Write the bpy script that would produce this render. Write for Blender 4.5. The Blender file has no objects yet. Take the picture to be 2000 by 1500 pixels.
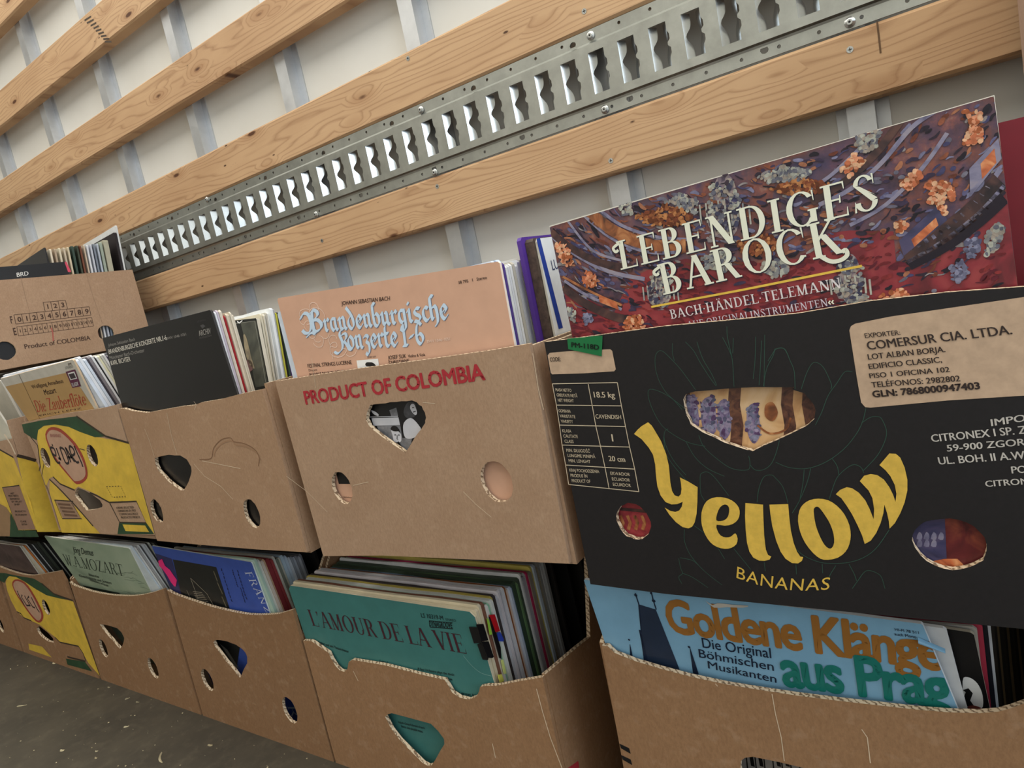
import bpy, bmesh, math, random
from mathutils import Vector, Matrix
from mathutils.geometry import tessellate_polygon

random.seed(7)
scene = bpy.context.scene
COL = scene.collection

# ------------------------------------------------------------------ camera
FOCAL = 1292.96            # focal length in pixels of the 2000 x 1500 photograph
CAM = Vector((0.0, 0.0, 0.627))
RX = Vector((0.8197044, -0.0865186, -0.5662148))
RY = Vector((0.5363763, -0.2308769, 0.8117859))
RZ = Vector((-0.2009605, -0.9691287, -0.1428443))
cam_data = bpy.data.cameras.new('camera')
cam_data.sensor_width = 36.0
cam_data.lens = 36.0 * FOCAL / 2000.0
cam_data.clip_start = 0.02
cam = bpy.data.objects.new('camera', cam_data)
COL.objects.link(cam)
cam.matrix_world = Matrix((
    (RX[0], -RX[1], -RX[2], CAM[0]),
    (RY[0], -RY[1], -RY[2], CAM[1]),
    (RZ[0], -RZ[1], -RZ[2], CAM[2]),
    (0, 0, 0, 1)))
scene.camera = cam

# ------------------------------------------------------------------ world and light
scene.view_settings.view_transform = 'Standard'
scene.view_settings.look = 'None'
scene.view_settings.gamma = 1.0
scene.view_settings.use_curve_mapping = False
scene.view_settings.exposure = 0.18
world = bpy.data.worlds.new('sky')
scene.world = world
world.use_nodes = True
world.node_tree.nodes['Background'].inputs[0].default_value = (0.72, 0.83, 1.0, 1)
world.node_tree.nodes['Background'].inputs[1].default_value = 0.55
scene.cycles.max_bounces = 8
scene.cycles.use_denoising = True


def area_light(name, loc, aim, sx, sy, power, color):
    d = bpy.data.lights.new(name, 'AREA')
    d.shape = 'RECTANGLE'
    d.size, d.size_y = sx, sy
    d.energy = power
    d.color = color
    o = bpy.data.objects.new(name, d)
    COL.objects.link(o)
    o.location = loc
    o.rotation_euler = (Vector(aim) - Vector(loc)).to_track_quat('-Z', 'Y').to_euler()
    return o


# daylight coming through the translucent roof and through the open rear doorway
area_light('roof_daylight', (-0.9, 0.05, 2.36), (-0.9, 0.05, 0), 4.6, 1.9, 66, (1.0, 0.96, 0.88))
area_light('doorway_daylight', (1.95, -0.05, 1.35), (-1.0, 0.15, 1.2), 2.1, 2.0, 36, (0.76, 0.88, 1.0))

# ------------------------------------------------------------------ pixel geometry of the photograph -> places in the truck


def ray(u, v):
    d = Vector((u - 1000.0, v - 750.0, FOCAL))
    return Vector((RX.dot(d), RY.dot(d), RZ.dot(d)))


class Surf:
    """A flat face standing in the truck: 2-D coordinates on it, and where the photograph's points fall on it."""

    def __init__(self, o, ux, n):
        self.o = Vector(o)
        self.n = Vector(n).normalized()          # towards the viewer
        ux = Vector(ux)
        self.ux = (ux - self.n * ux.dot(self.n)).normalized()
        self.uz = self.n.cross(self.ux).normalized()

    def px(self, u, v):
        r = ray(u, v)
        p = CAM + r * ((self.o - CAM).dot(self.n) / r.dot(self.n)) - self.o
        return (p.dot(self.ux), p.dot(self.uz))

    def pl(self, pts):
        return [self.px(*q) for q in pts]

    def at(self, a, b, e=0.0):
        return self.o + self.ux * a + self.uz * b + self.n * e


def wallY(y):
    return Surf((0, y, 0), (1, 0, 0), (0, -1, 0))


def P(u, v, y):
    r = ray(u, v)
    return CAM + r * (y / r.y)


def PX(u, v, x):
    r = ray(u, v)
    return CAM + r * (x / r.x)


def PZ(u, v, z):
    r = ray(u, v)
    return CAM + r * ((z - CAM.z) / r.z)


# ------------------------------------------------------------------ materials
MATS = {}


def srgb(c):
    return tuple(((x / 255.0) / 12.92 if x / 255.0 <= 0.04045 else ((x / 255.0 + 0.055) / 1.055) ** 2.4) for x in c) + (1.0,)


def new_mat(name):
    m = bpy.data.materials.new(name)
    m.use_nodes = True
    nt = m.node_tree
    return m, nt, nt.nodes, nt.links, nt.nodes['Principled BSDF']


def mix_rgb(nt, fac, a, b, mode='MIX'):
    n = nt.nodes.new('ShaderNodeMix')
    n.data_type = 'RGBA'
    n.blend_type = mode
    for sock, val in ((n.inputs[0], fac), (n.inputs[6], a), (n.inputs[7], b)):
        if hasattr(val, 'is_output'):
            nt.links.new(val, sock)
        else:
            sock.default_value = val
    return n.outputs[2]


def noise(nt, scale, detail=4, rough=0.6, vec=None, dim=None):
    n = nt.nodes.new('ShaderNodeTexNoise')
    n.inputs['Scale'].default_value = scale
    n.inputs['Detail'].default_value = detail
    n.inputs['Roughness'].default_value = rough
    if vec is not None:
        nt.links.new(vec, n.inputs['Vector'])
    return n.outputs['Fac']


def ramp(nt, fac, *stops):
    n = nt.nodes.new('ShaderNodeValToRGB')
    e = n.color_ramp.elements
    while len(e) < len(stops):
        e.new(0.5)
    for k, (p, c) in enumerate(stops):
        e[k].position = p
        e[k].color = c if not isinstance(c, (int, float)) else (c, c, c, 1)
    nt.links.new(fac, n.inputs[0])
    return n.outputs[0]


def coords(nt, scale=(1, 1, 1), loc=(0, 0, 0), rot=(0, 0, 0)):
    g = nt.nodes.new('ShaderNodeNewGeometry')
    m = nt.nodes.new('ShaderNodeMapping')
    m.inputs['Scale'].default_value = scale
    m.inputs['Location'].default_value = loc
    m.inputs['Rotation'].default_value = rot
    nt.links.new(g.outputs['Position'], m.inputs['Vector'])
    return m.outputs['Vector']


def bump(nt, bsdf, h, strength=0.2, dist=0.001):
    b = nt.nodes.new('ShaderNodeBump')
    b.inputs['Strength'].default_value = strength
    b.inputs['Distance'].default_value = dist
    nt.links.new(h, b.inputs['Height'])
    nt.links.new(b.outputs['Normal'], bsdf.inputs['Normal'])


def paint(c, rough=0.55, var=0.06, scale=40):
    """printed paper or board of one colour, slightly mottled"""
    key = ('paint', tuple(c), rough, var)
    if key in MATS:
        return MATS[key]
    m, nt, nd, lk, b = new_mat('print_%02x%02x%02x' % tuple(int(k) for k in c))
    base = srgb(c)
    f = noise(nt, scale, 3, 0.6, coords(nt))
    f = ramp(nt, f, (0.3, 0.0), (0.7, 1.0))
    lo = tuple(k * (1 - var * 1.6) for k in base[:3]) + (1,)
    hi = tuple(min(1, k * (1 + var)) for k in base[:3]) + (1,)
    lk.new(mix_rgb(nt, f, lo, hi), b.inputs['Base Color'])
    b.inputs['Roughness'].default_value = rough
    b.inputs['Specular IOR Level'].default_value = 0.35
    MATS[key] = m
    return m


def cardboard(c=(168, 138, 110), seed=0, name='cardboard'):
    key = ('card', tuple(c), seed)
    if key in MATS:
        return MATS[key]
    m, nt, nd, lk, b = new_mat(name)
    base = srgb(c)
    v = coords(nt, loc=(seed * 3.1, seed, 0))
    fib = noise(nt, 420, 5, 0.75, coords(nt, scale=(1, 1, 0.45)))
    blot = noise(nt, 9, 5, 0.62, v)
    mid = noise(nt, 70, 4, 0.6, v)
    col = mix_rgb(nt, ramp(nt, fib, (0.3, 0.0), (0.72, 1.0)), tuple(k * 0.80 for k in base[:3]) + (1,), tuple(min(1, k * 1.12) for k in base[:3]) + (1,))
    col = mix_rgb(nt, ramp(nt, blot, (0.35, 0.0), (0.75, 0.28)), col, srgb((128, 92, 62)))
    col = mix_rgb(nt, ramp(nt, mid, (0.55, 0.0), (0.8, 0.22)), col, srgb((206, 178, 150)))
    lk.new(col, b.inputs['Base Color'])
    b.inputs['Roughness'].default_value = 0.82
    b.inputs['Specular IOR Level'].default_value = 0.2
    wv = nd.new('ShaderNodeTexWave')
    wv.bands_direction = 'X'
    wv.inputs['Scale'].default_value = 45
    wv.inputs['Distortion'].default_value = 1.0
    lk.new(coords(nt), wv.inputs['Vector'])
    bump(nt, b, mix_rgb(nt, 0.85, wv.outputs['Fac'], fib), 0.12, 0.0006)
    MATS[key] = m
    return m


def card_edge():
    key = 'card_edge'
    if key in MATS:
        return MATS[key]
    m, nt, nd, lk, b = new_mat('corrugated_edge')
    wv = nd.new('ShaderNodeTexWave')
    wv.bands_direction = 'DIAGONAL'
    wv.inputs['Scale'].default_value = 95
    wv.inputs['Distortion'].default_value = 5
    wv.inputs['Detail'].default_value = 2
    wv.inputs['Detail Scale'].default_value = 3
    lk.new(coords(nt), wv.inputs['Vector'])
    col = ramp(nt, wv.outputs['Fac'], (0.10, srgb((120, 96, 74))), (0.22, srgb((190, 164, 132))), (0.8, srgb((214, 192, 162))))
    lk.new(col, b.inputs['Base Color'])
    b.inputs['Roughness'].default_value = 0.9
    MATS[key] = m
    return m


def wood(seed):
    m, nt, nd, lk, b = new_mat('softwood_%d' % seed)
    v = coords(nt, loc=(seed * 1.7, 0, seed * 0.61))
    # knots: sparse stretched cells
    vo = nd.new('ShaderNodeTexVoronoi')
    vo.inputs['Scale'].default_value = 1.25
    vo.inputs['Randomness'].default_value = 1.0
    mp = nd.new('ShaderNodeMapping')
    mp.inputs['Scale'].default_value = (5.2, 0.0, 17.0)
    lk.new(v, mp.inputs['Vector'])
    lk.new(mp.outputs[0], vo.inputs['Vector'])
    kd = vo.outputs['Distance']
    knot = ramp(nt, kd, (0.075, 1.0), (0.12, 0.0))
    halo = ramp(nt, kd, (0.06, 1.0), (0.42, 0.0))
    # only some cells carry a knot
    sepc = nd.new('ShaderNodeSeparateColor')
    lk.new(vo.outputs['Color'], sepc.inputs[0])
    some = ramp(nt, sepc.outputs[0], (0.46, 0.0), (0.5, 1.0))
    knot = mix_rgb(nt, 1.0, knot, some, 'MULTIPLY')
    halo = mix_rgb(nt, 1.0, halo, some, 'MULTIPLY')
    big = noise(nt, 1.0, 3, 0.5, coords(nt, scale=(1.1, 0, 9), loc=(seed, 0, seed)))
    # grain: bands across the board, bent round the knots
    sx = nd.new('ShaderNodeSeparateXYZ')
    lk.new(v, sx.inputs[0])
    ma = nd.new('ShaderNodeMath'); ma.operation = 'MULTIPLY'; ma.inputs[1].default_value = 95
    lk.new(sx.outputs['Z'], ma.inputs[0])
    mb = nd.new('ShaderNodeMath'); mb.operation = 'MULTIPLY_ADD'; mb.inputs[1].default_value = 16.0
    lk.new(big, mb.inputs[0]); lk.new(ma.outputs[0], mb.inputs[2])
    hb = nd.new('ShaderNodeMath'); hb.operation = 'MULTIPLY_ADD'; hb.inputs[1].default_value = 3.2
    lk.new(halo, hb.inputs[0]); lk.new(mb.outputs[0], hb.inputs[2])
    fr = nd.new('ShaderNodeMath'); fr.operation = 'FRACT'
    lk.new(hb.outputs[0], fr.inputs[0])
    ring = ramp(nt, fr.outputs[0], (0.0, 0.75), (0.25, 0.1), (0.8, 0.22), (0.97, 1.0))
    fine = noise(nt, 1.0, 5, 0.7, coords(nt, scale=(7, 0, 260), loc=(seed, 0, 0)))
    tone = noise(nt, 1.0, 4, 0.6, coords(nt, scale=(2.2, 1, 6), loc=(seed * 2, 0, 0)))
    col = mix_rgb(nt, ramp(nt, tone, (0.3, 0.0), (0.72, 1.0)), srgb((178, 142, 106)), srgb((200, 166, 128)))
    rf = mix_rgb(nt, 0.5, ring, fine)
    col = mix_rgb(nt, ramp(nt, rf, (0.34, 0.0), (0.78, 0.62)), col, srgb((144, 106, 74)))
    col = mix_rgb(nt, ramp(nt, halo, (0.2, 0.0), (1.0, 0.5)), col, srgb((142, 98, 62)))
    col = mix_rgb(nt, knot, col, srgb((84, 50, 28)))
    sp = nd.new('ShaderNodeTexVoronoi')
    sp.inputs['Scale'].default_value = 1.0
    mp2 = nd.new('ShaderNodeMapping')
    mp2.inputs['Scale'].default_value = (13.0, 0.0, 34.0)
    lk.new(v, mp2.inputs['Vector'])
    lk.new(mp2.outputs[0], sp.inputs['Vector'])
    sc2 = nd.new('ShaderNodeSeparateColor')
    lk.new(sp.outputs['Color'], sc2.inputs[0])
    dots = mix_rgb(nt, 1.0, ramp(nt, sp.outputs['Distance'], (0.05, 1.0), (0.085, 0.0)), ramp(nt, sc2.outputs[1], (0.74, 0.0), (0.78, 1.0)), 'MULTIPLY')
    col = mix_rgb(nt, dots, col, srgb((78, 52, 34)))
    wear = noise(nt, 1.0, 6, 0.75, coords(nt, scale=(14, 1, 34), loc=(seed, 3, 0)))
    col = mix_rgb(nt, ramp(nt, wear, (0.66, 0.0), (0.74, 0.55)), col, srgb((104, 74, 50)))
    lk.new(col, b.inputs['Base Color'])
    b.inputs['Roughness'].default_value = 0.62
    b.inputs['Specular IOR Level'].default_value = 0.3
    bump(nt, b, rf, 0.25, 0.0006)
    return m


def metal(name, c, rough, spangle=0.25, metallic=0.9):
    m, nt, nd, lk, b = new_mat(name)
    base = srgb(c)
    f = noise(nt, 36, 5, 0.65, coords(nt))
    g = noise(nt, 7, 4, 0.6, coords(nt))
    col = mix_rgb(nt, ramp(nt, f, (0.3, 0.0), (0.7, 1.0)), tuple(k * (1 - spangle) for k in base[:3]) + (1,), base)
    col = mix_rgb(nt, ramp(nt, g, (0.4, 0.0), (0.8, 0.4)), col, tuple(k * 0.6 for k in base[:3]) + (1,))
    lk.new(col, b.inputs['Base Color'])
    b.inputs['Metallic'].default_value = metallic
    rr = nd.new('ShaderNodeMapRange')
    rr.inputs['To Min'].default_value = rough * 0.75
    rr.inputs['To Max'].default_value = rough * 1.3
    lk.new(f, rr.inputs['Value'])
    lk.new(rr.outputs[0], b.inputs['Roughness'])
    return m


def wall_paint():
    m, nt, nd, lk, b = new_mat('wall_panel')
    f = noise(nt, 3.0, 5, 0.6, coords(nt))
    sp = noise(nt, 60, 4, 0.7, coords(nt, scale=(1, 1, 0.5)))
    col = mix_rgb(nt, ramp(nt, f, (0.35, 0.0), (0.75, 0.7)), srgb((226, 225, 219)), srgb((212, 209, 200)))
    col = mix_rgb(nt, ramp(nt, sp, (0.70, 0.0), (0.80, 0.35)), col, srgb((150, 146, 138)))
    lk.new(col, b.inputs['Base Color'])
    b.inputs['Roughness'].default_value = 0.38
    b.inputs['Specular IOR Level'].default_value = 0.4
    return m


def floor_mat():
    m, nt, nd, lk, b = new_mat('floor_plywood')
    f = noise(nt, 5, 6, 0.65, coords(nt))
    g = noise(nt, 34, 5, 0.7, coords(nt))
    s = noise(nt, 150, 3, 0.7, coords(nt))
    col = mix_rgb(nt, ramp(nt, f, (0.35, 0.0), (0.7, 1.0)), srgb((52, 47, 38)), srgb((76, 69, 56)))  # dark plywood, its tones lowered further in place of shade down here
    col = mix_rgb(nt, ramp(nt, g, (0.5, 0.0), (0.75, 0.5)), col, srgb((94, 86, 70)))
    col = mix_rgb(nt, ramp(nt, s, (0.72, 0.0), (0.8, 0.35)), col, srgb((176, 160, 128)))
    lk.new(col, b.inputs['Base Color'])
    b.inputs['Roughness'].default_value = 0.6
    bump(nt, b, g, 0.2, 0.001)
    return m


# ------------------------------------------------------------------ mesh building
class MB:
    """collects faces with materials and links them as ONE mesh object"""

    def __init__(self):
        self.v, self.f, self.m, self.mats = [], [], [], []

    def mi(self, mat):
        if mat not in self.mats:
            self.mats.append(mat)
        return self.mats.index(mat)

    def face(self, pts, mat):
        k = len(self.v)
        self.v += [tuple(p) for p in pts]
        self.f.append(tuple(range(k, k + len(pts))))
        self.m.append(self.mi(mat))

    def box(self, lo, hi, mat):
        x0, y0, z0 = lo
        x1, y1, z1 = hi
        q = [(x0, y0, z0), (x1, y0, z0), (x1, y1, z0), (x0, y1, z0), (x0, y0, z1), (x1, y0, z1), (x1, y1, z1), (x0, y1, z1)]
        for i in ((0, 3, 2, 1), (4, 5, 6, 7), (0, 1, 5, 4), (1, 2, 6, 5), (2, 3, 7, 6), (3, 0, 4, 7)):
            self.face([q[j] for j in i], mat)

    def tess(self, s, loops, mat, e, flip=False):
        pts = [p for l in loops for p in l]
        tri = tessellate_polygon([[Vector((a, b, 0)) for a, b in l] for l in loops])
        k = len(self.v)
        self.v += [tuple(s.at(a, b, e)) for a, b in pts]
        mi = self.mi(mat)
        for t in tri:
            (ax, ay), (bx, by), (cx, cy) = (pts[j] for j in t)
            area = (bx - ax) * (cy - ay) - (cx - ax) * (by - ay)
            if abs(area) < 1e-12:
                continue
            t = tuple(t) if (area > 0) != flip else tuple(reversed(t))
            self.f.append(tuple(k + j for j in t))
            self.m.append(mi)

    def slab(self, s, outer, holes, t, face, edge, back=None, e=0.0, folds=None):
        """flat board with real holes: front at e, thickness t behind it"""
        loops = [outer] + list(holes)
        self.tess(s, loops, face, e)
        self.tess(s, loops, back or face, e - t, True)
        for i, l in enumerate(loops):
            area = sum(l[j][0] * l[(j + 1) % len(l)][1] - l[(j + 1) % len(l)][0] * l[j][1] for j in range(len(l)))
            ccw = (area > 0) == (i == 0)
            for j in range(len(l)):
                a, b = l[j], l[(j + 1) % len(l)]
                if not ccw:
                    a, b = b, a
                em = face if (folds and i == 0 and folds(a, b)) else edge
                self.face([s.at(*a, e), s.at(*a, e - t), s.at(*b, e - t), s.at(*b, e)], em)

    def build(self, name, parent=None):
        me = bpy.data.meshes.new(name)
        me.from_pydata(self.v, [], self.f)
        for m in self.mats:
            me.materials.append(m)
        me.polygons.foreach_set('material_index', self.m)
        me.update()
        o = bpy.data.objects.new(name, me)
        COL.objects.link(o)
        if parent:
            o.parent = parent
            o.matrix_parent_inverse = Matrix.Translation(-parent.location)
        return o


def tag(o, label=None, cat=None, group=None, kind=None):
    if label: o['label'] = label
    if cat: o['category'] = cat
    if group: o['group'] = group
    if kind: o['kind'] = kind
    return o


def empty(name, loc):
    o = bpy.data.objects.new(name, None)
    o.empty_display_size = 0.05
    COL.objects.link(o)
    o.location = loc
    return o


def struct(o):
    o['kind'] = 'structure'
    return o


def circ(cx, cy, rx, ry=None, n=28, jit=0.0, rot=0.0):
    ry = ry or rx
    out = []
    for k in range(n):
        a = 2 * math.pi * k / n
        j = 1 + random.uniform(-jit, jit)
        x, y = rx * j * math.cos(a), ry * j * math.sin(a)
        out.append((cx + x * math.cos(rot) - y * math.sin(rot), cy + x * math.sin(rot) + y * math.cos(rot)))
    return out


def smooth(pts, n=4, closed=True):
    """Catmull-Rom through the points"""
    N = len(pts)
    out = []
    for i in range(N if closed else N - 1):
        if closed:
            p0, p1, p2, p3 = pts[i - 1], pts[i], pts[(i + 1) % N], pts[(i + 2) % N]
        else:
            p1, p2 = pts[i], pts[i + 1]
            p0 = pts[i - 1] if i else p1
            p3 = pts[i + 2] if i + 2 < N else p2
        for k in range(n):
            t = k / n
            out.append(tuple(0.5 * (2 * p1[d] + (p2[d] - p0[d]) * t + (2 * p0[d] - 5 * p1[d] + 4 * p2[d] - p3[d]) * t * t + (3 * p1[d] - p0[d] - 3 * p2[d] + p3[d]) * t ** 3) for d in (0, 1)))
    if not closed:
        out.append(tuple(pts[-1]))
    return out


def zoom(pts, x0, y0, s):
    """points read off an enlargement of the photograph"""
    return [(x0 + a / s, y0 + b / s) for a, b in pts]


def strip(pts, w):
    """quads following an open line with width w (2-D)"""
    out = []
    L = len(pts)
    nor = []
    for i in range(L):
        a, b = pts[max(0, i - 1)], pts[min(L - 1, i + 1)]
        dx, dy = b[0] - a[0], b[1] - a[1]
        q = math.hypot(dx, dy) or 1
        nor.append((-dy / q * w / 2, dx / q * w / 2))
    for i in range(L - 1):
        (x0, y0), (x1, y1), (a0, b0), (a1, b1) = pts[i], pts[i + 1], nor[i], nor[i + 1]
        out.append([(x0 + a0, y0 + b0), (x0 - a0, y0 - b0), (x1 - a1, y1 - b1), (x1 + a1, y1 + b1)])
    return out


def ink(mb, s, polys, mat, e0):
    """flat printed shapes given in 2-D coordinates"""
    for k_, l in enumerate(polys):
        e = e0 + (k_ % 41) * 3.5e-6
        ar = sum(l[j][0] * l[(j + 1) % len(l)][1] - l[(j + 1) % len(l)][0] * l[j][1] for j in range(len(l)))
        if ar < 0:
            l = l[::-1]
        if len(l) <= 4:
            mb.face([s.at(a, b, e) for a, b in l], mat)
        else:
            mb.tess(s, [l], mat, e)


def inkpx(mb, s, pts, mat, e, holes=()):
    mb.tess(s, [s.pl(pts)] + [s.pl(h) for h in holes], mat, e)


def linepx(mb, s, pts, w, mat, e):
    ink(mb, s, strip(s.pl(pts), w), mat, e)


# ------------------------------------------------------------------ lettering
TXT = {}


def sans(string, bold=0.0, space=1.0):
    key = (string, bold, space)
    if key not in TXT:
        cu = bpy.data.curves.new('t', 'FONT')
        cu.body = string
        cu.size = 1.0
        cu.space_character = space
        cu.resolution_u = 3
        ob = bpy.data.objects.new('t', cu)
        COL.objects.link(ob)
        me = bpy.data.meshes.new_from_object(ob.evaluated_get(bpy.context.evaluated_depsgraph_get()))
        vs = [(v.co.x, v.co.y) for v in me.vertices]
        fs = [tuple(p.vertices) for p in me.polygons]
        bpy.data.objects.remove(ob)
        bpy.data.curves.remove(cu)
        bpy.data.meshes.remove(me)
        base = [[vs[i] for i in f] for f in fs]
        offs = [(0, 0)] if bold < .004 else [(-bold, 0), (bold, 0), (0, 0)] if bold < .03 else [(bold * math.cos(q * math.pi / 5), bold * .8 * math.sin(q * math.pi / 5)) for q in range(10)] + [(0, 0)]
        TXT[key] = [[(x + dx, y + dy) for x, y in f] for dx, dy in offs for f in base]
    return TXT[key]


CAPH = None


def text(mb, s, string, A, B, C, mat, e, bold=0.0, space=1.0, sag=0.0, glyphs=None, caph=None, nat=False):
    """lettering whose baseline runs from pixel A to pixel B and whose capitals reach up to pixel C above A"""
    global CAPH
    if CAPH is None:
        CAPH = max(y for f in sans('H') for _, y in f)
    polys = glyphs if glyphs is not None else sans(string, bold, space)
    h = caph if caph else (1.0 if glyphs is not None else CAPH)
    if not polys:
        return
    x0 = min(x for f in polys for x, _ in f)
    x1 = max(x for f in polys for x, _ in f)
    a, b, c = s.px(*A), s.px(*B), s.px(*C)
    if nat:
        # natural width, centred between A and B
        hh = math.hypot(c[0] - a[0], c[1] - a[1])
        L = (x1 - x0) / h * hh
        d = math.hypot(b[0] - a[0], b[1] - a[1])
        m, u_ = ((a[0] + b[0]) / 2, (a[1] + b[1]) / 2), ((b[0] - a[0]) / d, (b[1] - a[1]) / d)
        up = (c[0] - a[0], c[1] - a[1])
        a, b = (m[0] - u_[0] * L / 2, m[1] - u_[1] * L / 2), (m[0] + u_[0] * L / 2, m[1] + u_[1] * L / 2)
        c = (a[0] + up[0], a[1] + up[1])
    out = []
    for f in polys:
        q = []
        for x, y in f:
            t = (x - x0) / (x1 - x0)
            k = y / h - sag * 4 * t * (1 - t)
            q.append((a[0] + (b[0] - a[0]) * t + (c[0] - a[0]) * k, a[1] + (b[1] - a[1]) * t + (c[1] - a[1]) * k))
        out.append(q)
    ink(mb, s, out, mat, e)


def hull(pts):
    pts = sorted(set((round(x, 6), round(y, 6)) for x, y in pts))
    if len(pts) < 3:
        return pts

    def half(ps):
        h = []
        for p in ps:
            while len(h) > 1 and (h[-1][0] - h[-2][0]) * (p[1] - h[-2][1]) - (h[-1][1] - h[-2][1]) * (p[0] - h[-2][0]) <= 0:
                h.pop()
            h.append(p)
        return h[:-1]
    return half(pts) + half(pts[::-1])


def nib(points, w, t, ang):
    """a broad pen drawn along the points"""
    c, s_ = math.cos(ang), math.sin(ang)
    cor = [(x * c - y * s_, x * s_ + y * c) for x, y in ((-w / 2, -t / 2), (w / 2, -t / 2), (w / 2, t / 2), (-w / 2, t / 2))]
    return [hull([(p[0] + a, p[1] + b) for a, b in cor] + [(q[0] + a, q[1] + b) for a, b in cor]) for p, q in zip(points, points[1:])]


def arc(cx, cy, rx, ry, a0, a1, n=14):
    return [(cx + rx * math.cos(math.radians(a0 + (a1 - a0) * k / n)), cy + ry * math.sin(math.radians(a0 + (a1 - a0) * k / n))) for k in range(n + 1)]


# serif capitals and small letters drawn as thick and thin strokes: (kind, data)
def serif_glyph(ch, T=0.15, t=0.035):
    S, out = [], []

    def st(x0, y0, x1, y1, w=T):                 # stem or diagonal of horizontal width w
        S.append([(x0 - w / 2, y0), (x0 + w / 2, y0), (x1 + w / 2, y1), (x1 - w / 2, y1)])

    def hb(x0, x1, y):                           # hairline bar
        S.append([(x0, y - t / 2), (x1, y - t / 2), (x1, y + t / 2), (x0, y + t / 2)])

    def sf(x, y, w=None):                        # serif at a stem end
        w = w or T * 0.5 + 0.085
        yy = t / 2 if y == 0 else y - t / 2
        hb(x - w, x + w, yy)

    def bow(cx, cy, rx, ry, a0, a1, T=T):
        n = 16
        o = arc(cx, cy, rx, ry, a0, a1, n)
        i = arc(cx, cy, rx - T, ry - t, a0, a1, n)
        for k in range(n):
            S.append([o[k], o[k + 1], i[k + 1], i[k]])

    def spur(x, y, d):                           # wedge closing an arm
        S.append([(x - t, y), (x, y), (x, y + d), (x - t * 0.4, y + d)])

    def ball(x, y, r=0.075):
        S.append(arc(x, y, r, r, 0, 330, 11))
    w = 0.6
    if ch == 'L':
        st(.2, 0, .2, 1); sf(.2, 0); sf(.2, 1); hb(.2, .66, t / 2); spur(.68, 0, .26); w = .72
    elif ch == 'E':
        st(.2, 0, .2, 1); sf(.2, 0); sf(.2, 1); hb(.2, .66, t / 2); hb(.2, .62, 1 - t / 2); hb(.2, .5, .52); spur(.68, 0, .25); spur(.64, 1, -.22); spur(.52, .41, .22); w = .73
    elif ch == 'F':
        st(.2, 0, .2, 1); sf(.2, 0); sf(.2, 1); hb(.2, .62, 1 - t / 2); hb(.2, .5, .5); spur(.64, 1, -.25); spur(.52, .4, .2); w = .68
    elif ch == 'B':
        st(.2, 0, .2, 1); sf(.2, 0); sf(.2, 1); hb(.2, .42, t / 2); hb(.2, .4, .53); hb(.2, .4, 1 - t / 2)
        bow(.38, .765, .25, .235, -90, 90); bow(.4, .275, .3, .275, -90, 90); w = .76
    elif ch == 'D':
        st(.2, 0, .2, 1); sf(.2, 0); sf(.2, 1); hb(.2, .42, t / 2); hb(.2, .42, 1 - t / 2); bow(.4, .5, .42, .5, -90, 90); w = .88
    elif ch == 'R':
        st(.2, 0, .2, 1); sf(.2, 0); sf(.2, 1); hb(.2, .4, .49); hb(.2, .4, 1 - t / 2); bow(.38, .745, .28, .255, -90, 90); st(.45, .5, .72, 0); hb(.64, .84, t / 2); w = .84
    elif ch == 'P':
        st(.2, 0, .2, 1); sf(.2, 0); sf(.2, 1); hb(.2, .4, .45); hb(.2, .4, 1 - t / 2); bow(.38, .725, .3, .275, -90, 90); w = .74
    elif ch == 'N':
        st(.18, 0, .18, 1, t * 1.3); st(.18, 1, .72, 0, T * 1.15); st(.74, 0, .74, 1, t * 1.3); sf(.18, 0, .12); sf(.74, 1, .12); hb(.02, .2, 1 - t / 2); w = .92
    elif ch == 'M':
        st(.18, 0, .2, 1, t * 1.3); st(.2, 1, .5, 0, T); st(.5, 0, .82, 1, t * 1.3); st(.84, 0, .84, 1, T); sf(.18, 0, .11); sf(.84, 0, .15); hb(.04, .22, 1 - t / 2); hb(.8, .98, 1 - t / 2); w = 1.06
    elif ch == 'I':
        st(.2, 0, .2, 1); sf(.2, 0); sf(.2, 1); w = .42
    elif ch == 'H':
        st(.2, 0, .2, 1); st(.7, 0, .7, 1); [sf(x, y) for x in (.2, .7) for y in (0, 1)]; hb(.2, .7, .52); w = .92
    elif ch == 'A' or ch == 'Ä':
        st(.12, 0, .42, 1, t * 1.5); st(.44, 1, .74, 0, T * 1.05); hb(.2, .62, .34); sf(.12, 0, .11); sf(.74, 0, .15); w = .86
        if ch == 'Ä': ball(.32, 1.16, .06); ball(.54, 1.16, .06)
    elif ch == 'V':
        st(.16, 1, .46, 0, T * 1.05); st(.46, 0, .74, 1, t * 1.5); sf(.16, 1, .15); sf(.74, 1, .1); w = .86
    elif ch == 'W':
        st(.12, 1, .36, 0, T * .9); st(.36, 0, .56, .9, t * 1.5); st(.5, 1, .72, 0, T * .9); st(.72, 0, .94, 1, t * 1.5); sf(.12, 1, .12); sf(.94, 1, .1); w = 1.06
    elif ch == 'K':
        st(.2, 0, .2, 1); sf(.2, 0); sf(.2, 1); st(.22, .45, .66, 1, t * 1.5); st(.38, .62, .74, 0, T * 1.1); sf(.66, 1, .12); sf(.76, 0, .12); w = .86
    elif ch == 'O' or ch == 'Ö':
        bow(.46, .5, .42, .52, 0, 360); w = .92
        if ch == 'Ö': ball(.34, 1.16, .06); ball(.58, 1.16, .06)
    elif ch == 'C':
        bow(.46, .5, .42, .52, 38, 322); spur(.82, .98, -.3); hb(.72, .8, .16); w = .86
    elif ch == 'G':
        bow(.46, .5, .42, .52, 38, 322); spur(.82, .98, -.3); st(.76, .06, .76, .42); hb(.62, .9, .42); w = .94
    elif ch == 'S':
        bow(.34, .745, .25, .27, 20, 180, T * .7); bow(.37, .26, .28, .28, -180, 0, T * .8)
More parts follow.
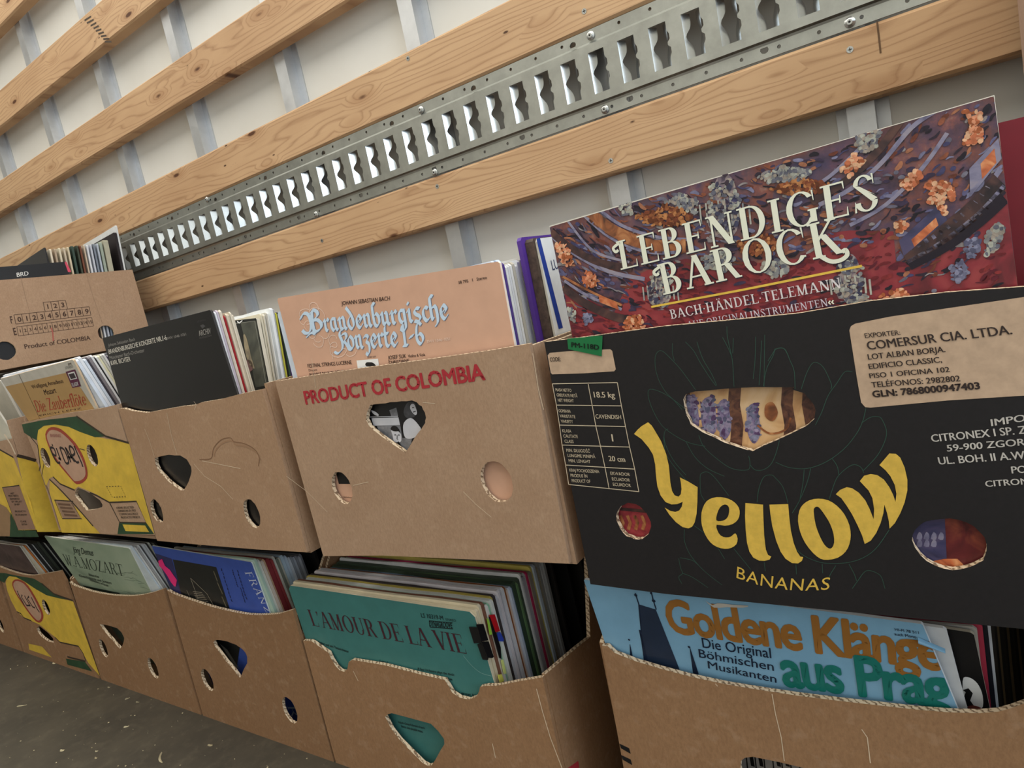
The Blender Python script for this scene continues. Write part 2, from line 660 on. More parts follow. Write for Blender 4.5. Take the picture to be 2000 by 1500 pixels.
        S.append([(.09, .76), (.24, .72), (.65, .3), (.5, .24)]); S.append([(.09, .76), (.3, .62), (.62, .38), (.24, .72)])
        spur(.6, 1.0, -.28); spur(.11, .0, .3); w = .74
    elif ch == 'T':
        st(.4, 0, .4, 1); sf(.4, 0); hb(.06, .74, 1 - t / 2); spur(.76, 1, -.26); S.append([(.04, 1), (.06, 1), (.08, .74), (.05, .74)]); w = .8
    elif ch == 'U':
        st(.2, .3, .2, 1); st(.72, .3, .72, 1, t * 1.4); sf(.2, 1); sf(.72, 1, .11); bow(.425, .3, .3, .32, 180, 360, T * .75); w = .9
    elif ch == 'Z':
        st(.14, .03, .6, .97, T * 1.1); hb(.08, .66, 1 - t / 2); hb(.08, .68, t / 2); spur(.69, 0, .28); S.append([(.07, 1), (.1, 1), (.1, .74), (.08, .74)]); w = .76
    elif ch in ("'", ','):
        y = .9 if ch == "'" else .03
        ball(.12, y, .065); S.append([(.12, y - .02), (.18, y), (.1, y - .22), (.07, y - .2)]); w = .26
    elif ch in ('·', '.'):
        ball(.12, .45 if ch == '·' else .07, .065); w = .26
    elif ch == 'i':
        st(.14, 0, .14, .64, T * .8); sf(.14, 0, .13); hb(.02, .14, .62); ball(.14, .86, .075); w = .3
    elif ch == 'l':
        st(.14, 0, .14, 1.04, T * .8); sf(.14, 0, .13); hb(.02, .14, 1.02); w = .3
    elif ch == 'r':
        st(.14, 0, .14, .64, T * .8); sf(.14, 0, .14); hb(.02, .14, .62); S.append(arc(.36, .53, .08, .08, 0, 330, 11)); bow(.33, .42, .2, .22, 70, 170, T * .6); w = .45
    elif ch == 'e':
        bow(.28, .32, .26, .34, 0, 325, T * .8); hb(.06, .52, .36); w = .58
    elif ch in ('o', 'ö'):
        bow(.29, .32, .27, .34, 0, 360, T * .8); w = .6
        if ch == 'ö': ball(.19, .86, .06); ball(.4, .86, .06)
    elif ch == 'a':
        st(.4, .06, .4, .44, T * .8); bow(.24, .44, .23, .22, 0, 150, T * .7); ball(.1, .5, .07); bow(.23, .17, .21, .18, 30, 330, T * .7); hb(.4, .54, .03); w = .56
    elif ch == 'u':
        st(.14, .16, .14, .64, T * .8); st(.46, 0, .46, .64, T * .8); bow(.29, .2, .21, .22, 180, 360, T * .5); hb(.02, .14, .62); hb(.34, .46, .62); hb(.46, .58, .02); w = .62
    elif ch == 'b':
        st(.14, 0, .14, 1.04, T * .8); hb(.02, .14, 1.02); bow(.3, .32, .27, .34, -120, 120, T * .8); w = .6
    elif ch == 'f':
        st(.18, 0, .18, .8, T * .8); sf(.18, 0, .14); hb(.04, .36, .62); bow(.34, .78, .22, .26, 50, 180, T * .7); ball(.44, .96, .065); w = .4
    elif ch == 't':
        st(.16, .12, .16, .84, T * .8); hb(.03, .36, .62); bow(.27, .15, .17, .17, 180, 320, T * .6); w = .4
    elif ch == ' ':
        w = .34
    return S, w


def serif(string, gap=0.0, T=0.15, t=0.035):
    x, out = 0, []
    for ch in string:
        S, w = serif_glyph(ch, T, t)
        out += [[(a + x, b) for a, b in q] for q in S]
        x += w + gap
    return out


# blackletter: broad pen held at 40 degrees
def black_glyph(ch, W=0.24):
    h = 0.62
    m = lambda x, y0=.05, y1=.57: [(x - .10, y1 - .08), (x, y1 - .02), (x, y0 + .08), (x + .12, y0)]      # minim
    thin = []
    if ch == 'n':
        s = [m(.14), [(.2, .5), (.36, .58), (.46, .5), (.46, .13), (.58, .04)]]; w = .68
    elif ch == 'u':
        s = [m(.14), [(.36, .57), (.46, .5), (.46, .13), (.58, .04)], [(.2, .08), (.44, .18)]]; w = .68
    elif ch == 'r':
        s = [m(.14), [(.22, .46), (.36, .58), (.44, .5)]]; w = .5
    elif ch == 'i':
        s = [m(.14), [(.12, .84), (.16, .8)]]; w = .36
    elif ch == 'a':
        s = [[(.42, .56), (.2, .56), (.12, .42), (.12, .16), (.26, .03), (.42, .14)], [(.46, .56), (.46, .13), (.58, .04)]]; w = .68
    elif ch == 'd':
        s = [[(.1, .98), (.34, .72), (.48, .44), (.48, .16), (.3, .02), (.12, .16), (.12, .4), (.3, .56)]]; w = .64
    elif ch == 'e':
        s = [[(.36, .3), (.46, .42), (.3, .58), (.12, .42), (.12, .16), (.28, .02), (.46, .14)]]; thin = [[(.14, .26), (.44, .46)]]; w = .56
    elif ch == 'b':
        s = [[(.32, .98), (.2, 1.0), (.13, .86), (.13, .16), (.3, .02), (.48, .16), (.48, .42), (.34, .56), (.2, .48)]]; w = .62
    elif ch == 'g':
        s = [[(.4, .56), (.2, .56), (.12, .42), (.12, .18), (.26, .05), (.42, .16)], [(.46, .58), (.47, .0), (.42, -.22), (.24, -.3), (.1, -.2)]]; w = .66
    elif ch == 's':
        s = [[(.46, .56), (.26, .58), (.13, .46), (.2, .34), (.4, .26), (.46, .14), (.3, .02), (.08, .06)]]; w = .58
    elif ch == 'c':
        s = [[(.42, .52), (.28, .58), (.12, .44), (.12, .16), (.28, .02), (.44, .1)]]; w = .48
    elif ch == 'h':
        s = [[(.34, .98), (.22, 1.0), (.14, .86), (.14, .14), (.22, .06)], [(.2, .5), (.38, .58), (.48, .46), (.5, .1), (.44, -.12), (.32, -.2)]]; w = .64
    elif ch == 'o':
        s = [[(.3, .58), (.12, .44), (.12, .16), (.3, .02), (.48, .16), (.48, .44), (.3, .58)]]; w = .62
    elif ch == 'z':
        s = [[(.1, .5), (.26, .56), (.42, .48), (.24, .3), (.4, .2), (.42, 0), (.34, -.2), (.2, -.28), (.12, -.2)]]; w = .54
    elif ch == 't':
        s = [[(.18, .86), (.14, .7), (.14, .14), (.28, .03), (.4, .1)], [(.02, .56), (.36, .58)]]; w = .46
    elif ch == '1':
        s = [[(.06, .72), (.2, .88), (.2, .04)], [(.08, .03), (.34, .03)]]; w = .46
    elif ch == '6':
        s = [[(.46, .82), (.34, .92), (.2, .8), (.12, .5), (.12, .2), (.3, .02), (.48, .18), (.46, .36), (.3, .46), (.16, .34)]]; w = .62
    elif ch == '-':
        s = [[(.08, .34), (.32, .42)]]; w = .42
    elif ch == 'B':
        s = [[(.02, .2), (.14, .06), (.34, .06), (.46, .3), (.46, .6), (.36, .86), (.16, .92), (.02, .74)], [(.62, .98), (.56, .78), (.56, .14), (.7, .03), (.9, .12), (.94, .3), (.8, .5), (.6, .52)], [(.6, .54), (.82, .68), (.8, .86), (.64, .96), (.48, .86)], [(.2, -.1), (.44, .02), (.6, -.06)]]; w = 1.06
    elif ch == 'K':
        s = [[(.62, 1.06), (.44, 1.0), (.36, .8), (.46, .5), (.44, .18), (.28, .0), (.1, -.08), (-.06, .02)], [(.5, .8), (.7, .84), (.74, .64), (.56, .46)], [(.58, .46), (.72, .26), (.8, .06), (.94, .02)]]; w = 1.02
    elif ch == ' ':
        s = []; w = .34
    else:
        s = []; w = .3
    out = []
    for q in s:
        out += nib(smooth(q, 3, False) if len(q) > 2 else q, W, .035, math.radians(38))
    for q in thin:
        out += nib(q, .03, .03, 0)
    return out, w


def blackletter(string, W=.17):
    x, out = 0, []
    for ch in string:
        S, w = black_glyph(ch, W)
        out += [[(a + x, b) for a, b in q] for q in S]
        x += w
    return out

# ------------------------------------------------------------------ the truck: floor, walls, ceiling
Y_RAIL, Y_PL, Y_PB, Y_WALL = 1.045, 1.040, 1.070, 1.100
M_WALL = wall_paint()
M_FLOOR = floor_mat()
M_CARD = cardboard()
M_EDGE = card_edge()
M_GALV = metal('galvanised_steel', (176, 178, 172), 0.34, 0.22)
M_DARKGALV = metal('weathered_zinc', (150, 152, 148), 0.45, 0.3)
M_LIP = metal('polished_slot_lip', (214, 216, 214), 0.22, 0.06, 0.95)
M_ALU = metal('aluminium', (206, 208, 210), 0.42, 0.12, 0.75)
M_SCREW = metal('screw_steel', (190, 192, 190), 0.25, 0.1)
M_BLACK = paint((22, 21, 22), 0.45)
M_DARK = paint((12, 11, 11), 0.6)


def plain_box(name, lo, hi, mat):
    mb = MB()
    mb.box(lo, hi, mat)
    return mb.build(name)


XL, XR, YB, ZT = -4.6, 2.0, -1.30, 2.40
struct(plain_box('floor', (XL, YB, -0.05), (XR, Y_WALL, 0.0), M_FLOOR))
struct(plain_box('wall_side', (XL, Y_WALL, 0.0), (XR, Y_WALL + 0.03, ZT), M_WALL))
struct(plain_box('wall_opposite', (XL, YB - 0.03, 0.0), (XR, YB, ZT), M_WALL))
struct(plain_box('wall_front', (XL - 0.03, YB, 0.0), (XL, Y_WALL, ZT), M_WALL))
struct(plain_box('ceiling', (XL, YB, ZT), (XR, Y_WALL, ZT + 0.02), paint((225, 224, 215), 0.5)))

# upright wall studs behind the boards: hat-shaped aluminium posts
STUD_X = [-4.06, -3.70, -3.345, -2.98, -2.62, -2.245, -1.885, -1.525, -1.165, -0.795, -0.435, -0.072, 0.29, 0.65, 1.01, 1.37]
for k, x in enumerate(STUD_X):
    mb = MB()
    x0 = x - 0.034
    mb.box((x0, Y_PB + .001, 0.0), (x, Y_WALL, ZT), M_ALU)
    mb.box((x0 - 0.016, Y_WALL - 0.003, 0.0), (x0, Y_WALL, ZT), M_ALU)
    mb.box((x, Y_WALL - 0.003, 0.0), (x + 0.016, Y_WALL, ZT), M_ALU)
    struct(mb.build('trim_%d' % (k + 1)))


# wooden boards screwed along the wall
def screw_head(mb, s, a, b, r, mat):
    mb.tess(s, [circ(a, b, r, n=14)], mat, 0.0006)
    c = circ(a, b, r * .62, n=14)
    for d in (0, math.pi / 2):
        q = [(a + r * .6 * math.cos(d + o), b + r * .6 * math.sin(d + o)) for o in (-.18, .18, math.pi - .18, math.pi + .18)]
        ink(mb, s, [q], M_DARK, 0.0009)


BOARDS = [(0.772, 0.8605, 'lowest softwood board on the wall, under the steel rail'),
          (0.9965, 1.0915, 'softwood board directly above the slotted steel rail'),
          (1.226, 1.319, 'second softwood board above the slotted steel rail'),
          (1.457, 1.552, 'third softwood board above the steel rail, dark scuff on it'),
          (1.696, 1.79, 'topmost softwood board, only a corner of it at the top left')]
SCREW_PX = [[(1660, 97), (1193, 314), (854, 364), (629, 470)], [(1141, 22), (797, 114)], [], [], []]
for k, (z0, z1, lab) in enumerate(BOARDS):
    root = empty('wooden_board', (-1.0, Y_PB, (z0 + z1) / 2))
    tag(root, lab, 'wooden board', 'boards along the truck wall')
    mb = MB()
    # a board with slightly eased edges
    r = 0.004
    prof = [(Y_PB, z0), (Y_PL + r, z0), (Y_PL, z0 + r), (Y_PL, z1 - r), (Y_PL + r, z1), (Y_PB, z1)]
    wm = wood(k + 1)
    xa, xb = -4.5, 1.9
    nseg = 40
    for i in range(nseg):
        xs, xe = xa + (xb - xa) * i / nseg, xa + (xb - xa) * (i + 1) / nseg
        for j in range(len(prof)):
            (y0, a0), (y1, a1) = prof[j], prof[(j + 1) % len(prof)]
            mb.face([(xs, y0, a0), (xe, y0, a0), (xe, y1, a1), (xs, y1, a1)][::-1], wm)
    for x in (xa, xb):
        mb.face([(x, y, z) for y, z in prof], wm)
    mb.build('plank', root)
    s = wallY(Y_PL)
    for u, v in SCREW_PX[k]:
        a, b = s.px(u, v)
        sc = MB()
        screw_head(sc, s, a, b, 0.0042, M_SCREW)
        sc.build('screw', root)
    if k == 3:
        mk = MB()
        for i in range(9):
            u, v = 166 + i * 5, 40 + i * 4
            ink(mk, s, strip(s.pl([(u + random.uniform(-2, 2), v + i * 1.2), (u + 12, v - 8 + i * 2.2)]), 0.004), paint((62, 48, 34)), 0.0004)
        mk.build('scuff_mark', root)
    if k == 0:
        mk = MB()
        ink(mk, s, strip(s.pl([(1713, 42), (1717, 75), (1720, 104)]), 0.0022), paint((96, 70, 44)), 0.0004)
        mk.build('pencil_mark', root)

# ------------------------------------------------------------------ slotted steel lashing rail
rail = empty('lashing_rail', (-1.0, Y_RAIL, 0.931))
tag(rail, 'galvanised steel lashing rail with a row of upright slots between two boards', 'rail')
PITCH = 0.0508
Z0, Z1 = 0.8635, 0.9955
YC = 1.036                                   # raised middle
s_top = Surf((0, Y_RAIL - .002, 0), (1, 0, 0), (0, -1, 0))
s_mid = Surf((0, YC, 0), (1, 0, 0), (0, -1, 0))
X_FIRST = P(629.8, 385, YC).x + PITCH * 0.30
i0, i1 = -44, 40
mb = MB()
lips = MB()
for i in range(i0, i1):
    xc = X_FIRST + i * PITCH
    xa, xb = xc - PITCH / 2, xc + PITCH / 2
    hw, zb, zt = 0.0135, 0.8975, 0.9605
    zm = (zb + zt) / 2
    # slot with shallow bulges on its right side
    slot = [(xc - hw, zb), (xc + hw, zb), (xc + hw, zb + .013), (xc + hw + .0028, zb + .018), (xc + hw + .0028, zm - .006), (xc + hw - .001, zm - .002),
            (xc + hw - .001, zm + .002), (xc + hw + .0028, zm + .006), (xc + hw + .0028, zt - .018), (xc + hw, zt - .013), (xc + hw, zt), (xc - hw, zt)]
    mb.slab(s_mid, [(xa, 0.8855), (xb, 0.8855), (xb, 0.9725), (xa, 0.9725)], [slot], 0.0025, M_GALV, M_GALV)
    # steps down to the flanges
    mb.face([(xa, YC, 0.9725), (xb, YC, 0.9725), (xb, Y_RAIL - .002, 0.9775), (xa, Y_RAIL - .002, 0.9775)], M_GALV)
    mb.face([(xa, YC, 0.8855), (xa, YC + .006, 0.8835), (xb, YC + .006, 0.8835), (xb, YC, 0.8855)], M_DARKGALV)
    mb.face([(xa, YC + .006, 0.8835), (xa, Y_RAIL - .002, 0.8805), (xb, Y_RAIL - .002, 0.8805), (xb, YC + .006, 0.8835)], M_GALV)
    # flanges with their screw holes and keyholes
    for (z0, z1, kz, d) in ((0.9775, Z1, 0.9795, 1), (Z0, 0.8805, 0.8785, -1)):
        holes = [circ(xc - PITCH * .16 * d, z0 + (z1 - z0) * .55, 0.0026, n=10)]
        if (i + (0 if d > 0 else 2)) % 4 == 0:
            kx = xc + PITCH * .22 * d
            key = [(kx - .0048, kz + d * .0005), (kx - .0056, kz + d * .004), (kx - .003, kz + d * .0075), (kx + .0005, kz + d * .0085), (kx + .0045, kz + d * .007), (kx + .0058, kz + d * .004), (kx + .0046, kz + d * .0005)]
            holes.append(key if d > 0 else key)
        mb.slab(s_top, [(xa, z0), (xb, z0), (xb, z1), (xa, z1)], holes, 0.0025, M_GALV, M_GALV)
    # lips bent inwards along the slot: deep at both ends, bitten away in the middle
    for side in (-1, 1):
        xs = xc + side * hw
        n = 14
        prof = []
        for q in range(n + 1):
            t = q / n
            bite = math.exp(-((t - .5) / .16) ** 2)
            prof.append((zb + (zt - zb) * t, 0.0125 - 0.0095 * bite))
        for q in range(n):
            (za, da), (zc, dc) = prof[q], prof[q + 1]
            k1 = side * -.72
            f = [(xs, YC + .0005, za), (xs, YC + .0005, zc), (xs + k1 * dc, YC + .0005 + dc, zc), (xs + k1 * da, YC + .0005 + da, za)]
            lips.face(f if side < 0 else f[::-1], M_LIP)
mb.build('slotted_profile', rail)
lo = lips.build('slot_lips', rail)
for pu, pv in [(1154, 70), (823, 215), (1182, 214), (850, 337), (1660, 44), (618, 419), (405, 390)]:
    y = Y_RAIL - .002
    c = P(pu, pv, y)
    bo = MB()
    s = Surf((c.x, y, c.z), (1, 0, 0), (0, -1, 0))
    rings = [(0.0068, 0.0004), (0.0068, 0.0016), (0.0046, 0.0028), (0.0046, 0.0046), (0.0034, 0.0052)]
    for (r0, e0), (r1, e1) in zip(rings, rings[1:]):
        a, b = circ(0, 0, r0, n=18), circ(0, 0, r1, n=18)
        for k in range(18):
            bo.face([s.at(*a[k], e0), s.at(*a[(k + 1) % 18], e0), s.at(*b[(k + 1) % 18], e1), s.at(*b[k], e1)], M_SCREW)
    bo.tess(s, [circ(0, 0, 0.0034, n=18)], M_SCREW, 0.0052)
    bo.tess(s, [circ(0, 0, 0.0016, n=6)], M_DARK, 0.0053)
    bo.build('bolt', rail)

# ------------------------------------------------------------------ cardboard boxes
Y2, Y1 = 0.488, 0.523          # fronts of the upper and of the lower row
ZB2, ZT2 = 0.352, 0.573        # upper row: bottom and rim
ZS1 = 0.3505                   # lower row: top of the side walls, on which the upper row stands
DEPTH = 0.50
TH = 0.005
RED = paint((168, 44, 52), 0.7)
BRN = paint((74, 48, 34), 0.7)
SCR = paint((206, 184, 156), 0.8)
YEL = paint((206, 172, 60), 0.6, 0.10)
GRN = paint((34, 66, 38), 0.6, 0.2)
OUT = paint((52, 40, 28), 0.7)


def carton(label, x0, x1, y, z0, zside, outline, holes, card, group, prints=None, name='banana_box', side_rim=None, face=None, left_rim=None, side_prints=None, lift=0.0, walls=None):
    """one open cardboard box: front panel with real hand holes, side, back and bottom panels"""
    root = empty(name, ((x0 + x1) / 2, y + DEPTH / 2, z0))
    tag(root, label, 'cardboard box', group)
    s = wallY(y)
    mb = MB()
    hp = [h if not isinstance(h[0][0], str) else h for h in holes]
    outline = [(min(max(a, x0), x1), max(b, z0)) for a, b in outline]
    fold = lambda a, b: (abs(a[1] - b[1]) > abs(a[0] - b[0]) * 1.5 and (min(a[0], b[0]) < x0 + .02 or max(a[0], b[0]) > x1 - .02)) or max(a[1], b[1]) < z0 + .03
    mb.slab(s, outline, hp, TH, face or card, M_EDGE, card, folds=fold)
    if prints:
        prints(mb, s, hp)
    mb.build('front_panel', root)
    yb = y + DEPTH
    z0 += lift
    x0, x1 = walls or (x0, x1)
    for side, x in (('L', x0), ('R', x1)):
        rim = (left_rim if side == 'L' else side_rim) or [(y + TH, zside), (yb, zside)]
        rim = [(max(y + TH + .0004, a), b) for a, b in rim]
        sp = Surf((x, 0, 0), (0, 1, 0), (1, 0, 0))
        out = [(rim[0][0], z0), (yb, z0), (yb, rim[-1][1])] + rim[::-1]
        mb = MB()
        # the right wall is seen on its outside, the left wall on its inside
        mb.slab(sp, out, [], TH, card, M_EDGE, card, e=0.0 if side == 'R' else TH, folds=lambda a, b: abs(a[0] - b[0]) < .004 or max(a[1], b[1]) < z0 + .02)
        if side == 'R' and side_prints:
            side_prints(mb, sp)
        mb.build('side_panel', root)
    mb = MB()
    mb.box((x0 + TH + .0003, yb - TH, z0), (x1 - TH - .0003, yb, zside), card)
    mb.build('back_panel', root)
    mb = MB()
    mb.box((x0 + TH + .0003, y + TH + .0003, z0), (x1 - TH - .0003, yb - TH - .0003, z0 + TH), card)
    mb.build('bottom_panel', root)
    return root, s


def hole_px(s, cx, cy, r, jit=0.03, ry=None):
    a, b = s.px(cx, cy)
    return circ(a, b, r, ry or r, n=26, jit=jit)


def jagged(pts, n, amp):
    """adds small tears along a closed outline"""
    out = []
    for i, a in enumerate(pts):
        b = pts[(i + 1) % len(pts)]
        for k in range(n):
            t = k / n
            out.append((a[0] + (b[0] - a[0]) * t + random.uniform(-amp, amp), a[1] + (b[1] - a[1]) * t + random.uniform(-amp, amp)))
    return out


S2, S1 = wallY(Y2), wallY(Y1)
C_A = cardboard((172, 142, 116), 1, 'cardboard_a')
C_B = cardboard((166, 134, 106), 2, 'cardboard_b')
C_C = cardboard((152, 116, 84), 3, 'cardboard_c_shaded')  # browner board of the lower row, darkened to stand in for shade
C_D = cardboard((142, 108, 78), 4, 'cardboard_d_shaded')  # same for the other floor boxes: low shade put into the board colour
ROW2 = 'record boxes of the upper row'
ROW1 = 'record boxes on the floor'


# ---- brown box with the heart-shaped hand hole (upper row)
def p_colombia(mb, s, H):
    text(mb, s, 'PRODUCT OF COLOMBIA', (597.6, 789.5), (949, 740.8), (592, 765), RED, .0003, bold=.035, space=.97)
    for q in ([(617, 758), (609, 700)], [(832, 785), (826, 786), (850, 788)], [(690, 948), (720, 941)], [(1041, 690), (1052, 760), (1062, 800)],
              [(905, 960), (930, 985), (960, 1010)], [(560, 930), (600, 960), (640, 1000)]):
        linepx(mb, s, q, .0006, SCR, .0003)


heart = zoom([(355, 325), (560, 305), (780, 280), (1010, 258), (1220, 235), (1330, 285), (1430, 365), (1500, 480), (1522, 600), (1500, 710), (1420, 840), (1280, 1030), (1170, 1210), (1085, 1335),
              (1030, 1290), (950, 1235), (800, 1140), (600, 990), (430, 865), (330, 770), (270, 650), (275, 520), (320, 420)], 690, 760, 10.71)
out = S2.pl([(537, 745), (620, 732), (700, 720), (790, 708), (870, 697), (960, 684), (1035, 671), (1112, 1101), (1000, 1096), (860, 1090), (745, 1085), (632, 1089)])
carton('brown banana box stamped in red with a heart-shaped hand hole, beside the black box', -0.676, -0.3135, Y2, ZB2, ZT2, out,
       [jagged(S2.pl(heart), 2, .0005), hole_px(S2, 668, 953, .0165, .03, .0195), hole_px(S2, 970, 941, .0185, .02, .021)], C_A, ROW2, p_colombia, lift=.0125)


# ---- dented brown box with a torn rim
def p_richter(mb, s, H):
    for q in ([(283, 838), (292, 860), (302, 892)], [(326, 806), (335, 850), (346, 888)], [(379, 906), (400, 930), (432, 950), (455, 975)], [(380, 800), (384, 790), (379, 784)],
              [(395, 900), (420, 905), (470, 915)]):
        linepx(mb, s, q, .0008, SCR, .0003)
    st = paint((126, 92, 66), .8)
    ring = smooth(zoom([(840, 1350), (930, 1340), (950, 1260), (1010, 1195), (1080, 1180), (1110, 1210), (1190, 1225), (1270, 1270), (1305, 1330), (1300, 1400)], 180, 560, 4), 4, False)
    linepx(mb, s, ring, .0012, st, .0003)
    linepx(mb, s, [(x + 3, y + 6) for x, y in ring[6:-4]], .0022, paint((150, 116, 88), .8), .0002)


rim = zoom([(205, 955), (240, 950), (320, 972), (430, 985), (560, 960), (700, 935), (800, 925), (850, 905), (1000, 880), (1150, 840), (1300, 808)], 180, 560, 4)
out = S2.pl(rim + [(512, 760), (560, 922), (603, 1079), (500, 1073), (400, 1065), (305, 1056), (268, 920)])
hh = zoom([(490, 1335), (600, 1315), (690, 1318), (740, 1350), (775, 1410), (775, 1460), (755, 1520), (715, 1592), (690, 1590), (600, 1525), (520, 1440), (495, 1390)], 180, 560, 4)
carton('dented brown banana box with a torn rim and a water stain on its front', -1.066, -0.7, Y2, ZB2, ZT2, out,
       [jagged(S2.pl(hh), 2, .0006), hole_px(S2, 492, 1003, .0165, .03, .0205), hole_px(S2, 306, 998, .016, .05, .019)], C_B, ROW2, p_richter, walls=(-1.0745, -0.7))


# ---- black printed box
M_BLKCARD = paint((27, 24, 25), .6, .10, 300)
KRAFT = paint((188, 160, 134), .75, .08, 120)
GOLD = paint((214, 176, 74), .6, .08, 200)
TEAL = paint((44, 74, 62), .6)
CREAM = paint((196, 180, 154), .7)
GREY_T = paint((190, 184, 176), .7)


